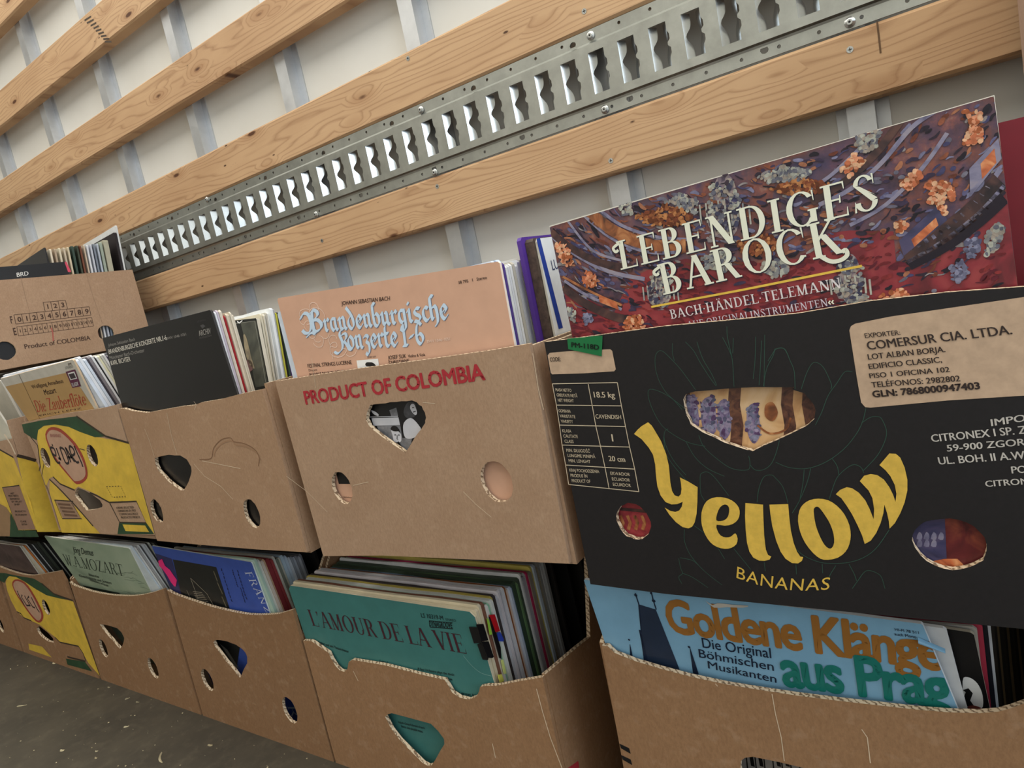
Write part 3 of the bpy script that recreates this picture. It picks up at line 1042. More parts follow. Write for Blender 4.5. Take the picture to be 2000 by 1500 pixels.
def p_black(mb, s, H):
    # exporter panel and code panel in bare kraft
    inkpx(mb, s, [(1670, 632), (1740, 618), (1850, 602), (2040, 574), (2070, 768), (1850, 782), (1700, 796), (1690, 795), (1682, 786), (1674, 740), (1659, 645), (1662, 637)], KRAFT, .0003)
    DK = paint((52, 40, 36), .7)
    for t, A, B, C, bd in (('EXPORTER:', (1690, 660), (1759, 653.5), (1688, 651), .012), ('COMERSUR CIA. LTDA.', (1695.5, 683), (1978, 652), (1691, 667), .02),
                           ('LOT ALBAN BORJA.', (1696, 702), (1847, 687), (1694, 691.5), .02), ('EDIFICIO CLASSIC,', (1698, 720.5), (1840.5, 707), (1695.5, 710.5), .02),
                           ('PISO 1 OFICINA 102', (1699, 738.5), (1855.5, 726), (1697, 729), .02), ('TELÉFONOS: 2982802', (1703, 756.5), (1876, 744), (1701, 746), .02),
                           ('GLN: 7868000947403', (1705, 775.5), (1915, 759), (1702.5, 763.5), .04)):
        text(mb, s, t, A, B, C, DK, .0006, bold=bd)
    inkpx(mb, s, [(1074, 689), (1120, 685), (1192, 682), (1196, 685), (1203, 721), (1200, 725), (1140, 729), (1079, 731), (1076, 728), (1070, 694)], KRAFT, .0003)
    text(mb, s, 'CODE:', (1075, 706), (1096, 705), (1074, 698), DK, .0006, bold=.02)
    # table
    LW = .0007
    rows = [((1079, 749.5), (1206, 747)), ((1087, 791), (1214, 792.5)), ((1093, 830), (1222, 833)), ((1098, 869), (1230, 873)), ((1105, 908), (1240, 916)), ((1111, 946), (1248, 960))]
    for A, B in rows:
        linepx(mb, s, [A, B], LW, CREAM, .0003)
    for q in ([r[0] for r in rows], [(1149, 750), (1157, 792), (1164, 832), (1173, 871), (1182, 913), (1190, 954)], [r[1] for r in rows]):
        linepx(mb, s, q, LW, CREAM, .0003)
    cells = [(['MASA NETTO', 'GREUTATE NETĂ', 'NET WEIGHT'], (1086, 764), 40), (['ODMIANA', 'VARIETATE', 'VARIETY'], (1092, 805), 30), (['KLASA', 'CALITATE', 'CLASS'], (1099, 844), 28),
             (['MIN. DŁUGOŚĆ', 'LUNGIME MINIMĂ', 'MIN. LENGHT'], (1107, 882), 54), (['KRAJ POCHODZENIA', 'PRODUS ÎN', 'PRODUCT OF'], (1113, 921), 58)]
    for lines, (u, v), w in cells:
        for k, t in enumerate(lines):
            ww = w * len(t) / max(len(x) for x in lines)
            uu, vv = u + k * 2.3, v + k * 10.2
            text(mb, s, t, (uu, vv), (uu + ww, vv + ww * .045), (uu - 1.0, vv - 6.0), CREAM, .0003, bold=.008)
    for t, A, B, C, bd in (('18.5 kg', (1161, 776), (1202, 776.5), (1159, 765), .02), ('CAVENDISH', (1164, 817), (1214, 818.5), (1163, 809), .01), ('1', (1193.5, 861), (1201, 862), (1191.5, 848), .03),
                           ('20 cm', (1190, 900), (1222, 902), (1188, 890), .02), ('EKWADOR', (1193, 927), (1231, 929.5), (1192, 921), .01), ('ECUADOR', (1196, 938), (1231, 940.5), (1195, 932), .01), ('ECUADOR', (1198, 948.5), (1233, 951), (1197, 942.5), .01)):
        text(mb, s, t, A, B, C, CREAM, .0003, bold=bd, nat=len(t) < 3)
    # importer lines, cut by the edge of the view in the photograph
    for t, A, B, C in (('IMPO', (1936, 832), (2004, 822), (1934, 819)), ('CITRONEX I SP. Z', (1820, 863), (2006, 846), (1817, 849)), ('59-900 ZGOR', (1850, 881.5), (2003, 869), (1848, 869)),
                       ('UL. BOH. II A.W', (1834, 907), (2003, 895.5), (1831, 893)), ('PO', (1976, 924.5), (2006, 922.5), (1974, 911)), ('CITRON', (1925, 950.5), (2010, 945), (1923, 939))):
        text(mb, s, t, A, B, C, GREY_T, .0003, bold=.02)
    # line drawing of a banana hand
    W = .00045
    Z = lambda p: smooth(zoom(p, 1040, 560, 4), 4, False)
    Q = lambda p: smooth(zoom(p, 1500, 560, 4), 4, False)
    V = lambda p: smooth(zoom(p, 1400, 840, 4.6875), 4, False)
    U = lambda p: smooth(zoom(p, 1180, 780, 3.947), 4, False)
    for q in (Z([(1275, 805), (1170, 660), (1090, 570), (1010, 500), (965, 530), (960, 620), (985, 720), (1040, 820), (1110, 890), (1170, 960)]),
              Z([(1200, 960), (1100, 880), (1010, 825), (920, 800), (905, 850), (940, 960), (1010, 1080), (1110, 1160), (1230, 1220), (1350, 1245)]),
              Z([(1095, 440), (1095, 520), (1110, 580)]), Z([(1195, 430), (1260, 500), (1310, 590), (1380, 700), (1435, 775)]), Z([(1285, 430), (1330, 560), (1400, 680), (1440, 770)]),
              Z([(1485, 395), (1530, 480), (1560, 560), (1570, 680), (1575, 780)]), Z([(1520, 310), (1525, 400), (1560, 550)]), Z([(1570, 400), (1565, 520)]), Z([(1815, 375), (1812, 600), (1810, 780)]),
              Z([(1790, 420), (1780, 640), (1770, 770)]), Z([(1745, 390), (1740, 560), (1725, 720)]), Z([(1805, 775), (1830, 640), (1880, 540), (1900, 490), (1960, 480), (2000, 540)]),
              Z([(1060, 1110), (1035, 1130), (1030, 1190), (1060, 1280), (1120, 1380), (1200, 1470)]), Z([(1200, 1210), (1270, 1330), (1370, 1420), (1500, 1480)]), Z([(1300, 1160), (1340, 1250), (1450, 1350), (1560, 1420), (1680, 1430), (1700, 1380), (1690, 1320)]),
              Z([(1700, 1390), (1740, 1430), (1800, 1430), (1860, 1390), (1900, 1310), (1930, 1200)]),
              Q([(0, 580), (50, 500), (60, 485), (130, 485), (170, 570), (205, 660), (212, 800)]), Q([(260, 800), (300, 680), (345, 600), (390, 595), (440, 640), (495, 760), (490, 800)]),
              Q([(370, 1080), (420, 980), (470, 850), (540, 750), (600, 665), (660, 665)]), Q([(60, 1370), (160, 1410), (300, 1420), (450, 1370), (590, 1270), (690, 1150), (740, 1050), (765, 950)]),
              Q([(730, 1065), (800, 1020), (860, 1015), (890, 1035), (925, 1120), (915, 1200), (860, 1310), (780, 1400), (740, 1440)]), Q([(500, 1340), (540, 1400), (555, 1470)]),
              V([(370, 660), (385, 540), (430, 430), (500, 410), (540, 440), (600, 510), (635, 600), (650, 665)]), V([(800, 360), (790, 480), (760, 640)]), V([(860, 350), (830, 470), (760, 640), (690, 760)]),
              V([(1030, 630), (1080, 480), (1120, 410), (1200, 340), (1260, 315), (1320, 340), (1345, 390)]), V([(720, 1080), (800, 1150), (950, 1210), (1120, 1220), (1300, 1185), (1450, 1090), (1580, 910)]),
              V([(1240, 1450), (1290, 1380), (1350, 1300), (1400, 1285), (1470, 1310), (1510, 1350), (1540, 1450)]), V([(1210, 1225), (1260, 1320), (1280, 1380)]), V([(1090, 1240), (1040, 1320), (1015, 1380)]),
              V([(965, 1225), (970, 1310)]), V([(435, 1210), (445, 1290)]), V([(725, 1230), (730, 1320)]),
              U([(620, 1000), (620, 1090), (660, 1190), (740, 1290), (830, 1370), (910, 1430)]), U([(575, 1225), (590, 1300), (605, 1340), (575, 1370), (600, 1420)]), U([(585, 1220), (680, 1240), (730, 1280)]),
              U([(605, 1340), (680, 1370), (800, 1450)]), U([(740, 600), (750, 570), (800, 560), (860, 610), (960, 740)]), U([(740, 600), (745, 720), (775, 780)]), U([(460, 290), (470, 400), (500, 460), (560, 540), (640, 630)]),
              U([(690, 970), (830, 1080), (930, 1230)]), U([(1000, 1150), (1090, 1260), (1130, 1310)])):
        linepx(mb, s, q, W, TEAL, .0002)
    # big script word
    yA = zoom([(232, 265), (260, 232), (290, 205), (340, 175), (368, 200), (390, 235), (440, 320), (480, 420), (500, 510), (506, 570), (512, 640), (525, 705), (545, 738), (575, 748), (592, 730), (598, 690), (593, 640), (585, 600), (650, 632), (722, 675),
               (720, 790), (714, 880), (700, 945), (680, 980), (650, 993), (605, 982), (555, 945), (505, 888), (468, 832), (510, 857), (550, 866), (580, 855), (600, 825), (607, 788), (565, 806), (520, 808), (475, 790), (437, 740), (412, 670), (402, 590),
               (395, 500), (378, 425), (345, 370), (290, 305)], 1180, 780, 3.947)
    eA = smooth(zoom([(750, 900), (760, 840), (790, 785), (840, 757), (900, 752), (960, 765), (1010, 795), (1040, 835), (1046, 880), (1032, 925), (990, 960), (930, 972), (868, 965), (875, 1010), (900, 1048), (940, 1062), (980, 1055), (1012, 1030),
                      (1030, 1070), (1020, 1115), (980, 1143), (930, 1150), (870, 1135), (820, 1100), (780, 1040), (755, 970)], 1180, 780, 3.947), 2)
    eH = smooth(zoom([(866, 930), (872, 880), (895, 830), (930, 808), (955, 818), (966, 845), (960, 890), (940, 922), (900, 937)], 1180, 780, 3.947), 2)
    l1 = zoom([(263, 665), (425, 680), (428, 800), (435, 960), (450, 1090), (470, 1140), (500, 1155), (485, 1182), (440, 1195), (390, 1193), (335, 1165), (300, 1110), (278, 1030), (265, 900), (260, 780)], 1400, 840, 4.6875)
    l2 = zoom([(483, 680), (655, 675), (665, 800), (680, 920), (705, 1030), (735, 1110), (765, 1155), (792, 1160), (780, 1195), (745, 1218), (690, 1215), (630, 1175), (585, 1110), (545, 1010), (510, 880), (492, 770)], 1400, 840, 4.6875)
    oA = smooth(zoom([(745, 830), (755, 740), (790, 680), (850, 640), (930, 625), (1020, 640), (1100, 690), (1170, 770), (1215, 870), (1227, 960), (1215, 1040), (1180, 1110), (1110, 1165), (1020, 1185), (950, 1175), (880, 1120), (810, 1030), (765, 930)], 1400, 840, 4.6875), 2)
    oH = smooth(zoom([(888, 745), (895, 710), (920, 698), (950, 720), (1000, 790), (1040, 860), (1070, 950), (1075, 1030), (1055, 1075), (1025, 1080), (985, 1045), (940, 960), (905, 860)], 1400, 840, 4.6875), 2)
    wA = zoom([(1090, 585), (1130, 545), (1190, 520), (1240, 530), (1300, 570), (1360, 640), (1400, 720), (1437, 815), (1441, 720), (1425, 620), (1390, 550), (1310, 465), (1350, 415), (1410, 400), (1470, 410), (1530, 450), (1580, 520), (1615, 590), (1637, 655),
               (1645, 580), (1630, 500), (1590, 420), (1545, 365), (1490, 318), (1580, 212), (1640, 215), (1680, 250), (1720, 340), (1745, 450), (1745, 550), (1720, 660), (1680, 760), (1630, 850), (1582, 900), (1575, 830), (1560, 760), (1535, 680),
               (1525, 760), (1500, 850), (1460, 940), (1410, 1010), (1355, 1040), (1330, 960), (1290, 870), (1240, 770), (1190, 690), (1140, 620)], 1400, 840, 4.6875)
    for loops in ([yA], [eA, eH], [l1], [l2], [oA, oH], [wA]):
        mb.tess(s, [s.pl(l) for l in loops], GOLD, .0005)
    text(mb, s, 'BANANAS', (1438.5, 1128), (1619.5, 1150.5), (1440.5, 1106), GOLD, .0003, space=1.08, sag=.5)


hb = zoom([(1180, 880), (1200, 840), (1270, 815), (1500, 800), (1760, 785), (2040, 785)], 1040, 560, 4) + zoom([(200, 805), (280, 830), (340, 890), (372, 960), (360, 1030), (300, 1090)], 1500, 560, 4) + \
    zoom([(1900, 1200), (1720, 1282), (1680, 1275), (1500, 1215), (1330, 1135), (1240, 1075), (1200, 1000), (1185, 940)], 1040, 560, 4)
out = S2.pl([(1063, 668), (1130, 660), (1210, 649), (1300, 637), (1420, 626), (1560, 612), (1700, 588), (1850, 571), (2000, 560), (2070, 551), (2150, 1270), (2000, 1246), (1800, 1222), (1655, 1203), (1500, 1184), (1300, 1160), (1143, 1140), (1131, 1134), (1100, 930)])
root_black, _ = carton('black printed banana box with big yellow lettering, rightmost of the upper row', -0.300, 0.062, Y2, ZB2 - .006, ZT2, out,
                       [jagged(S2.pl(hb), 2, .0004), hole_px(S2, 1237, 1018, .0155, .035, .0165), jagged(smooth(S2.pl(zoom([(1130, 620), (1150, 540), (1230, 475), (1350, 455), (1480, 460), (1600, 510), (1690, 600), (1705, 700), (1680, 780), (1580, 830), (1440, 855), (1300, 820), (1190, 740)], 1500, 900, 4)), 2), 1, .0004)],
                       C_A, ROW2, p_black, face=M_BLKCARD)
# green tape on its rim
mb = MB()
s = S2
TAPE = paint((24, 112, 62), .35)
mb.slab(s, s.pl([(1109, 661), (1178, 655), (1176, 695.5), (1111, 681.5)]), [], .0002, TAPE, TAPE, e=.0011)
text(mb, s, 'PM-118D', (1117.5, 677), (1171.5, 682.5), (1117, 668), paint((10, 26, 16), .5), .0014, bold=.03)
tape = mb.build('tape_label', root_black)
tape['label'] = 'green tape label with black lettering'


# ---- yellow printed boxes
def yellow_front(mb, s, T, main, left, green, oval, inner, H, script=None, holes_in=()):
    mb.tess(s, [s.pl(T(main))] + list(holes_in), YEL, .0002)
    if left:
        mb.tess(s, [s.pl(T(left))], YEL, .0002)
    mb.tess(s, [s.pl(T(green))], GRN, .00035)
    mb.tess(s, [s.pl(smooth(T(oval), 2))], paint((150, 58, 40), .6), .0004)
    mb.tess(s, [s.pl(smooth(T(inner), 2))], paint((178, 142, 118), .7), .0006)


def p_zaub(mb, s, H):
    I = lambda p: p
    yellow_front(mb, s, I,
                 [(72, 852), (75, 840), (86, 832), (108, 829), (135, 833), (156, 843), (186, 853), (209, 857), (252, 864), (302, 1043), (286, 1021), (267, 979), (214, 981), (190, 966), (176, 960), (153, 950), (146, 956), (118, 944), (104, 931), (97, 934), (90, 950), (82, 925), (79, 905), (76, 880)],
                 [(97, 936), (182, 1027), (196, 1042), (121, 1040), (97, 962)],
                 zoom([(-160, 270), (0, 238), (200, 195), (600, 152), (840, 122), (1100, 290), (1380, 490), (1180, 505), (900, 405), (700, 315), (450, 272), (250, 292), (140, 370), (112, 560), (0, 500), (-120, 420)], 60, 800, 9.375),
                 zoom([(270, 450), (330, 340), (430, 318), (560, 358), (700, 480), (830, 620), (940, 800), (1010, 980), (1045, 1150), (1030, 1260), (950, 1340), (850, 1365), (780, 1310), (640, 1150), (500, 980), (390, 800), (310, 620)], 60, 800, 9.375),
                 zoom([(300, 480), (350, 385), (440, 372), (560, 420), (690, 530), (810, 670), (900, 810), (975, 980), (1010, 1120), (1000, 1220), (930, 1290), (840, 1310), (790, 1290), (660, 1130), (530, 970), (420, 800), (340, 620)], 60, 800, 9.375), H, holes_in=H[1:])
    K = lambda p: zoom(p, 60, 800, 9.375)
    ch = [[(400, 800), (470, 840), (440, 720), (390, 690), (370, 720), (430, 870), (500, 970), (545, 960)], [(475, 700), (560, 930)], [(515, 890), (560, 900)], [(395, 635), (415, 660)], [(540, 690), (640, 960), (700, 972), (690, 900), (620, 730), (545, 690)],
          [(640, 685), (745, 965)], [(650, 700), (810, 955)], [(690, 870), (765, 870)], [(740, 850), (810, 810), (790, 720), (740, 670), (715, 700), (770, 860), (850, 962), (890, 950)], [(800, 660), (930, 950), (962, 1045)]]
    for q in ch:
        linepx(mb, s, smooth(K(q), 3, False) if len(q) > 2 else K(q), .0042, paint((34, 24, 24), .6), .0008)
    text(mb, s, 'BANANAS', K([(370, 500)])[0], K([(560, 505)])[0], K([(365, 440)])[0], paint((150, 84, 76), .6), .0008)
    for q, w in (([(150, 813), (178, 832), (207, 852), (252, 865)], .0035), ([(97, 936), (120, 958), (150, 990), (182, 1027)], .003), ([(104, 931), (118, 945), (146, 957)], .003), ([(176, 962), (190, 968), (214, 981)], .003), ([(60, 853), (74, 870), (79, 910), (77, 920)], .0025),
                 ([(214, 981), (267, 979), (286, 1021), (234, 1020), (214, 981)], .0025), ([(107, 976.5), (143, 979)], .002), ([(107, 976.5), (122, 1013), (160, 1013), (140, 982)], .002), ([(86, 905), (82, 930), (92, 955)], .0015), ([(156, 876), (166, 879)], .0015)):
        linepx(mb, s, q, w, OUT, .0005)
    inkpx(mb, s, [(108.5, 977.5), (141, 980), (158, 1012), (123, 1012)], paint((150, 120, 96), .75), .0004)
    inkpx(mb, s, [(233, 1021), (287, 1022), (301, 1043), (230, 1043)], GRN, .0004)
    inkpx(mb, s, [(240, 1024), (284, 1026), (292, 1039), (246, 1037)], YEL, .0006)
    for k, t in enumerate(('BANANAS PREMIUM', 'PRODUCT OF ECUADOR', 'PRODUCE OF ECUADOR', 'KEEP AT 13 C')):
        text(mb, s, t if False else ['HAWK SELECTED', 'CONSERVAR EN FRIO', 'COMERCIALIZADO', 'PRODUCTO FRESCO'][k], (228 + k * 3, 993.5 + k * 6.3), (262 + k * 4, 992.5 + k * 6.3), (227.5 + k * 3, 989.5 + k * 6.3), OUT, .0006, bold=.01)
    for k in range(4):
        linepx(mb, s, [(114 + k * 4, 984 + k * 7), (138 + k * 4.5, 986 + k * 7)], .004, paint((104, 76, 56), .7), .0006)
    q = [(208, 950), (236, 949), (246, 970), (220, 971), (208, 950)]
    for a, b in zip(q, q[1:]):
        for k in range(0, 10, 2):
            linepx(mb, s, [(a[0] + (b[0] - a[0]) * k / 10, a[1] + (b[1] - a[1]) * k / 10), (a[0] + (b[0] - a[0]) * (k + 1) / 10, a[1] + (b[1] - a[1]) * (k + 1) / 10)], .0012, OUT, .0004)


hz = zoom([(180, 285), (200, 200), (250, 132), (400, 192), (560, 282), (650, 352), (720, 400), (780, 500), (770, 560), (600, 610), (430, 630), (340, 520), (250, 390), (195, 330)], 130, 940, 11.11)
hz = [(x, y + .6) for x, y in hz]
out = S2.pl([(42, 826), (80, 818), (125, 808), (160, 803), (200, 797), (238, 789), (302, 1045), (200, 1043), (121, 1041), (97, 962)])
carton('yellow and green printed banana box with a red oval, second from the left', -1.432, -1.069, Y2, ZB2, ZT2, out,
       [S2.pl(hz), hole_px(S2, 180.5, 889.6, .0165, .02, .019), hole_px(S2, 89, 894, .0165, .02, .019)], C_A, ROW2, p_zaub, walls=(-1.436, -1.0755))


def p_left(mb, s, H):
    Z = lambda p: zoom(p, 0, 840, 7.14)
    inkpx(mb, s, Z([(-700, 40), (-300, 160), (0, 272), (188, 378), (430, 1000), (540, 1390), (-900, 1420), (-900, 0)]), YEL, .0002)
    inkpx(mb, s, Z([(35, 800), (272, 770), (500, 1385), (255, 1390)]), paint((140, 108, 88), .75), .0004)
    linepx(mb, s, Z([(255, 1390), (35, 800), (272, 770)]), .0022, OUT, .0005)
    linepx(mb, s, Z([(-300, 160), (0, 272), (188, 378)]), .0035, OUT, .0005)
    for k, (a, b, y) in enumerate([(155, 205, 885), (125, 265, 918), (150, 280, 962), (170, 310, 1000), (205, 280, 1038), (215, 365, 1135), (220, 380, 1182), (290, 375, 1275), (310, 385, 1315)]):
        text(mb, s, ['NET', 'PESO NETO', 'EXPORTED', 'BY FRUIT', 'SHIP', 'PRODUCTO', 'DE ECUADOR', 'CLASE', 'EXTRA'][k], Z([(a, y + 10)])[0], Z([(b, y + 8)])[0], Z([(a - 4, y - 14)])[0], OUT, .0006, bold=.015)
    inkpx(mb, s, Z([(150, 1140), (260, 1400), (500, 1400), (545, 1490), (120, 1490)]), GRN, .0003)
    inkpx(mb, s, Z([(-120, 1100), (-60, 1040), (10, 1030), (90, 1075), (140, 1150), (150, 1300), (140, 1480), (-160, 1480)]), paint((142, 112, 80), .75), .0005)


def sp_left(mb, s):
    Z = lambda p: s.pl(zoom(p, 0, 840, 7.14))
    mb.tess(s, [Z([(236, 372), (500, 440), (560, 520), (640, 760), (900, 1420), (520, 1420), (430, 1100), (290, 620)])], YEL, .0003)
    ink(mb, s, strip(Z([(236, 355), (360, 385), (500, 425)]), .006), OUT, .0005)
    ink(mb, s, strip(Z([(60, 60), (150, 200), (215, 340)]), .002), SCR, .0005)


out = S2.pl([(-330, 925), (-200, 900), (-60, 875), (25, 857), (76, 1040), (-150, 1043)])
carton('yellow printed banana box with a brown text panel, at the left edge', -1.880, -1.512, Y2, ZB2, ZT2, out, [], C_A, ROW2, p_left, side_prints=sp_left)


# ---- lower row
def rim_side(x, pts, y, zs):
    q = [PX(u, v, x) for u, v in pts]
    q = [(p.y, p.z) for p in q]
    return q


rimA = zoom([(95, 597), (150, 600), (190, 628), (255, 672), (275, 715), (300, 755), (325, 780), (350, 788), (370, 772), (378, 728), (400, 715), (600, 748), (800, 800), (965, 838), (990, 880), (1010, 915), (1055, 945), (1110, 958), (1160, 938), (1175, 905),
             (1180, 880), (1220, 872), (1280, 873), (1420, 845), (1560, 822)], 560, 1060, 3.125)
hA = zoom([(600, 1062), (615, 1048), (640, 1040), (760, 1072), (880, 1105), (925, 1150), (960, 1198), (962, 1230), (940, 1265), (910, 1320), (885, 1358), (862, 1362), (830, 1345), (760, 1275), (690, 1205), (640, 1140)], 560, 1060, 3.125)


def p_amour(mb, s, H):
    for q in ([(962, 1452), (968, 1480)], [(1048, 1345), (1060, 1390), (1075, 1440), (1098, 1500)], [(690, 1310), (700, 1330)]):
        linepx(mb, s, q, .0011, SCR, .0003)


def sp_amour(mb, s):
    mb.tess(s, [s.pl([(1103, 1504), (1129, 1486), (1131, 1498), (1120, 1512)])], RED, .0003)


out = S1.pl(rimA) + [(-0.403, 0.0), (-0.812, 0.0)]
sr = rim_side(-0.403, [(1061, 1322), (1080, 1305), (1104, 1284), (1130, 1262), (1153, 1244)], Y1, ZS1)
sr = sr + [(sr[-1][0] + .05, ZS1), (Y1 + DEPTH, ZS1)]
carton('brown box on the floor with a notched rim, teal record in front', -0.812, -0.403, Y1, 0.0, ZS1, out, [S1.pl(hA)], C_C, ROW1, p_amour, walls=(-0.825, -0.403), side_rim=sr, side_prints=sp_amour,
       left_rim=[(Y1 + TH, .2), (Y1 + .06, .25), (Y1 + .12, .33), (Y1 + .18, ZS1), (Y1 + DEPTH, ZS1)])

CURVE = [(Y1 + TH, .225), (Y1 + .05, .25), (Y1 + .10, .31), (Y1 + .15, ZS1), (Y1 + DEPTH, ZS1)]
rimD = zoom([(225, 490), (260, 512), (300, 530), (400, 565), (500, 598), (600, 628), (700, 652), (780, 668), (850, 680), (920, 685), (1000, 684), (1100, 676), (1240, 655)], 270, 1030, 4)
hD = zoom([(587, 895), (600, 880), (640, 883), (700, 892), (760, 915), (800, 940), (835, 975), (850, 1010), (850, 1060), (825, 1110), (800, 1170), (785, 1170), (750, 1120), (690, 1050), (640, 985), (600, 930)], 270, 1030, 4)


def p_franz(mb, s, H):
    pass


out = S1.pl(rimD + [(590, 1225), (655, 1498), (672, 1560), (397, 1405), (362, 1285)])
out = S1.pl(rimD[:-1] + [(583, 1193)]) + [S1.px(583, 1193)][:0] + [(-0.817, 0.0), (-1.166, 0.0)]
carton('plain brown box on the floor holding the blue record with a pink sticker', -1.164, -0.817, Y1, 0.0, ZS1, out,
       [jagged(S1.pl(hD), 2, .0006), hole_px(S1, 405, 1328, .0165, .03, .0205), hole_px(S1, 566, 1387, .0165, .03, .022)], C_D, ROW1, p_franz, walls=(-1.1685, -0.826), side_rim=CURVE, left_rim=CURVE)

rimC = zoom([(240, 525), (290, 550), (330, 572), (420, 603), (500, 628), (580, 645), (650, 657), (730, 666), (800, 670), (870, 671), (920, 669), (1000, 658), (1100, 634), (1210, 603)], 80, 1030, 5)
hC = zoom([(575, 945), (650, 955), (745, 985), (790, 1030), (812, 1080), (808, 1120), (790, 1160), (772, 1190), (745, 1160), (690, 1095), (640, 1040), (600, 990)], 80, 1030, 5)
out = S1.pl(rimC) + [(-1.169, 0.0), (-1.548, 0.0)]
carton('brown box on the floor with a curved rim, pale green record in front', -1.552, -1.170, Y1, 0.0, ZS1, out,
       [jagged(S1.pl(hC), 2, .0006), hole_px(S1, 202, 1266, .015, .05, .02), hole_px(S1, 299, 1305, .0165, .03, .021)], C_D, ROW1, side_rim=CURVE, left_rim=CURVE)


def p_yel2(mb, s, H):
    Z = lambda p: zoom(p, 0, 1100, 6.82)
    yellow_front(mb, s, Z, [(78, 270), (85, 200), (130, 172), (220, 185), (330, 245), (480, 345), (620, 425), (800, 470), (975, 507), (1330, 1500), (1180, 1330), (1050, 1105), (800, 1050), (735, 985), (640, 910), (525, 815), (400, 760), (310, 720), (225, 640), (150, 500), (100, 370)],
                 [(380, 1070), (560, 1110), (690, 1255), (390, 1150)],
                 [(-60, 130), (60, 130), (200, 160), (340, 185), (450, 203), (560, 270), (720, 405), (970, 490), (800, 470), (620, 425), (480, 345), (330, 245), (220, 185), (120, 168), (75, 230), (60, 260), (-60, 200)],
                 [(165, 290), (180, 230), (240, 212), (330, 250), (420, 360), (510, 520), (570, 650), (578, 730), (540, 788), (480, 772), (400, 682), (300, 540), (210, 400)],
                 [(182, 300), (196, 248), (242, 236), (320, 272), (405, 378), (490, 530), (546, 655), (552, 722), (525, 762), (488, 750), (415, 670), (318, 535), (228, 400)], H, holes_in=H[1:2])
    ch = [[(240, 390), (330, 560)], [(300, 420), (290, 450), (360, 560), (400, 560)], [(330, 430), (410, 570)], [(390, 440), (370, 470), (440, 580), (470, 590)], [(420, 450), (500, 610), (530, 650)], [(230, 370), (245, 385)]]
    for q in ch:
        linepx(mb, s, Z(q), .0045, paint((44, 30, 28), .6), .0008)
    for q, w in (([(560, 270), (720, 408), (972, 497)], .004), ([(735, 985), (800, 1050), (1050, 1105), (1110, 1200), (1145, 1300)], .003), ([(230, 645), (280, 670), (320, 725), (420, 765)], .003), ([(900, 1245), (1140, 1305)], .004)):
        linepx(mb, s, Z(q), w, OUT, .0005)
    inkpx(mb, s, Z([(880, 1270), (1130, 1310), (1230, 1440), (900, 1350)]), GRN, .0003)


Z = lambda p: zoom(p, 0, 1100, 6.82)
hY = Z([(488, 872), (520, 832), (640, 928), (705, 1000), (718, 1058), (640, 1042), (560, 985), (510, 925)])
out = S1.pl(Z([(-40, 35), (60, 75), (150, 108), (240, 135), (340, 157), (400, 163), (450, 162), (520, 152), (620, 136), (700, 122), (800, 104), (870, 235)])) + [(-1.558, 0.0), (-1.955, 0.0)]
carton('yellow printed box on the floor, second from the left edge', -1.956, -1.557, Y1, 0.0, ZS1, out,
       [S1.pl(hY), hole_px(S1, 90, 1186, .0165, .03, .0185), hole_px(S1, 24.5, 1165, .0165, .03, .0185)], C_D, ROW1, p_yel2, side_rim=CURVE, left_rim=CURVE)
out = [(-2.34, .24), (-2.2, .235), (-2.05, .228), (-1.962, .225), (-1.962, 0.0), (-2.34, 0.0)]
carton('plain brown box on the floor at the left edge, mostly out of view', -2.342, -1.961, Y1, 0.0, ZS1, out, [hole_px(S1, 1, 1221, .0165, .03, .0205)], C_D, ROW1, side_rim=CURVE, left_rim=CURVE)

rimF = [(1175, 1261), (1187, 1262), (1200, 1275), (1240, 1291), (1290, 1306), (1350, 1322), (1420, 1337), (1500, 1350), (1560, 1359), (1640, 1369), (1720, 1378), (1790, 1386), (1850, 1391), (1910, 1393), (1950, 1390), (1975, 1383), (2000, 1374), (2060, 1350)]


def p_klange(mb, s, H):
    for A in ((1210, 1452), (1213, 1474)):
        u, v = A
        inkpx(mb, s, [(u, v), (u + 19, v + 9), (u + 22, v + 20), (u + 3, v + 9)], M_BLACK, .0003)
    for q in ([(1508, 1355), (1515, 1395), (1526, 1440), (1532, 1486)], [(1683, 1424), (1694, 1440), (1700, 1490)], [(1397, 1335), (1402, 1340)]):
        linepx(mb, s, q, .0008, SCR, .0003)


hF = [(1446, 1500), (1447, 1486), (1455, 1480), (1470, 1478), (1520, 1488), (1570, 1500), (1600, 1520), (1630, 1560), (1600, 1640), (1560, 1660), (1480, 1580), (1450, 1530)]
out = S1.pl(rimF) + [(0.085, 0.0), (-0.332, 0.0)]
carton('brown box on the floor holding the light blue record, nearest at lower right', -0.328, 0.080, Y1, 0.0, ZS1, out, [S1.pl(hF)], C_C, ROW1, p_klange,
       side_rim=[(Y1 + TH, .27), (Y1 + .1, .31), (Y1 + .15, ZS1), (Y1 + DEPTH, ZS1)], left_rim=[(Y1 + TH, .262), (Y1 + .05, .28), (Y1 + .10, .32), (Y1 + .15, ZS1), (Y1 + DEPTH, ZS1)])

# ------------------------------------------------------------------ record sleeves
PAPER = paint((222, 216, 202), .7)
PAPER2 = paint((200, 190, 170), .7)
WHITE = paint((232, 232, 230), .5)



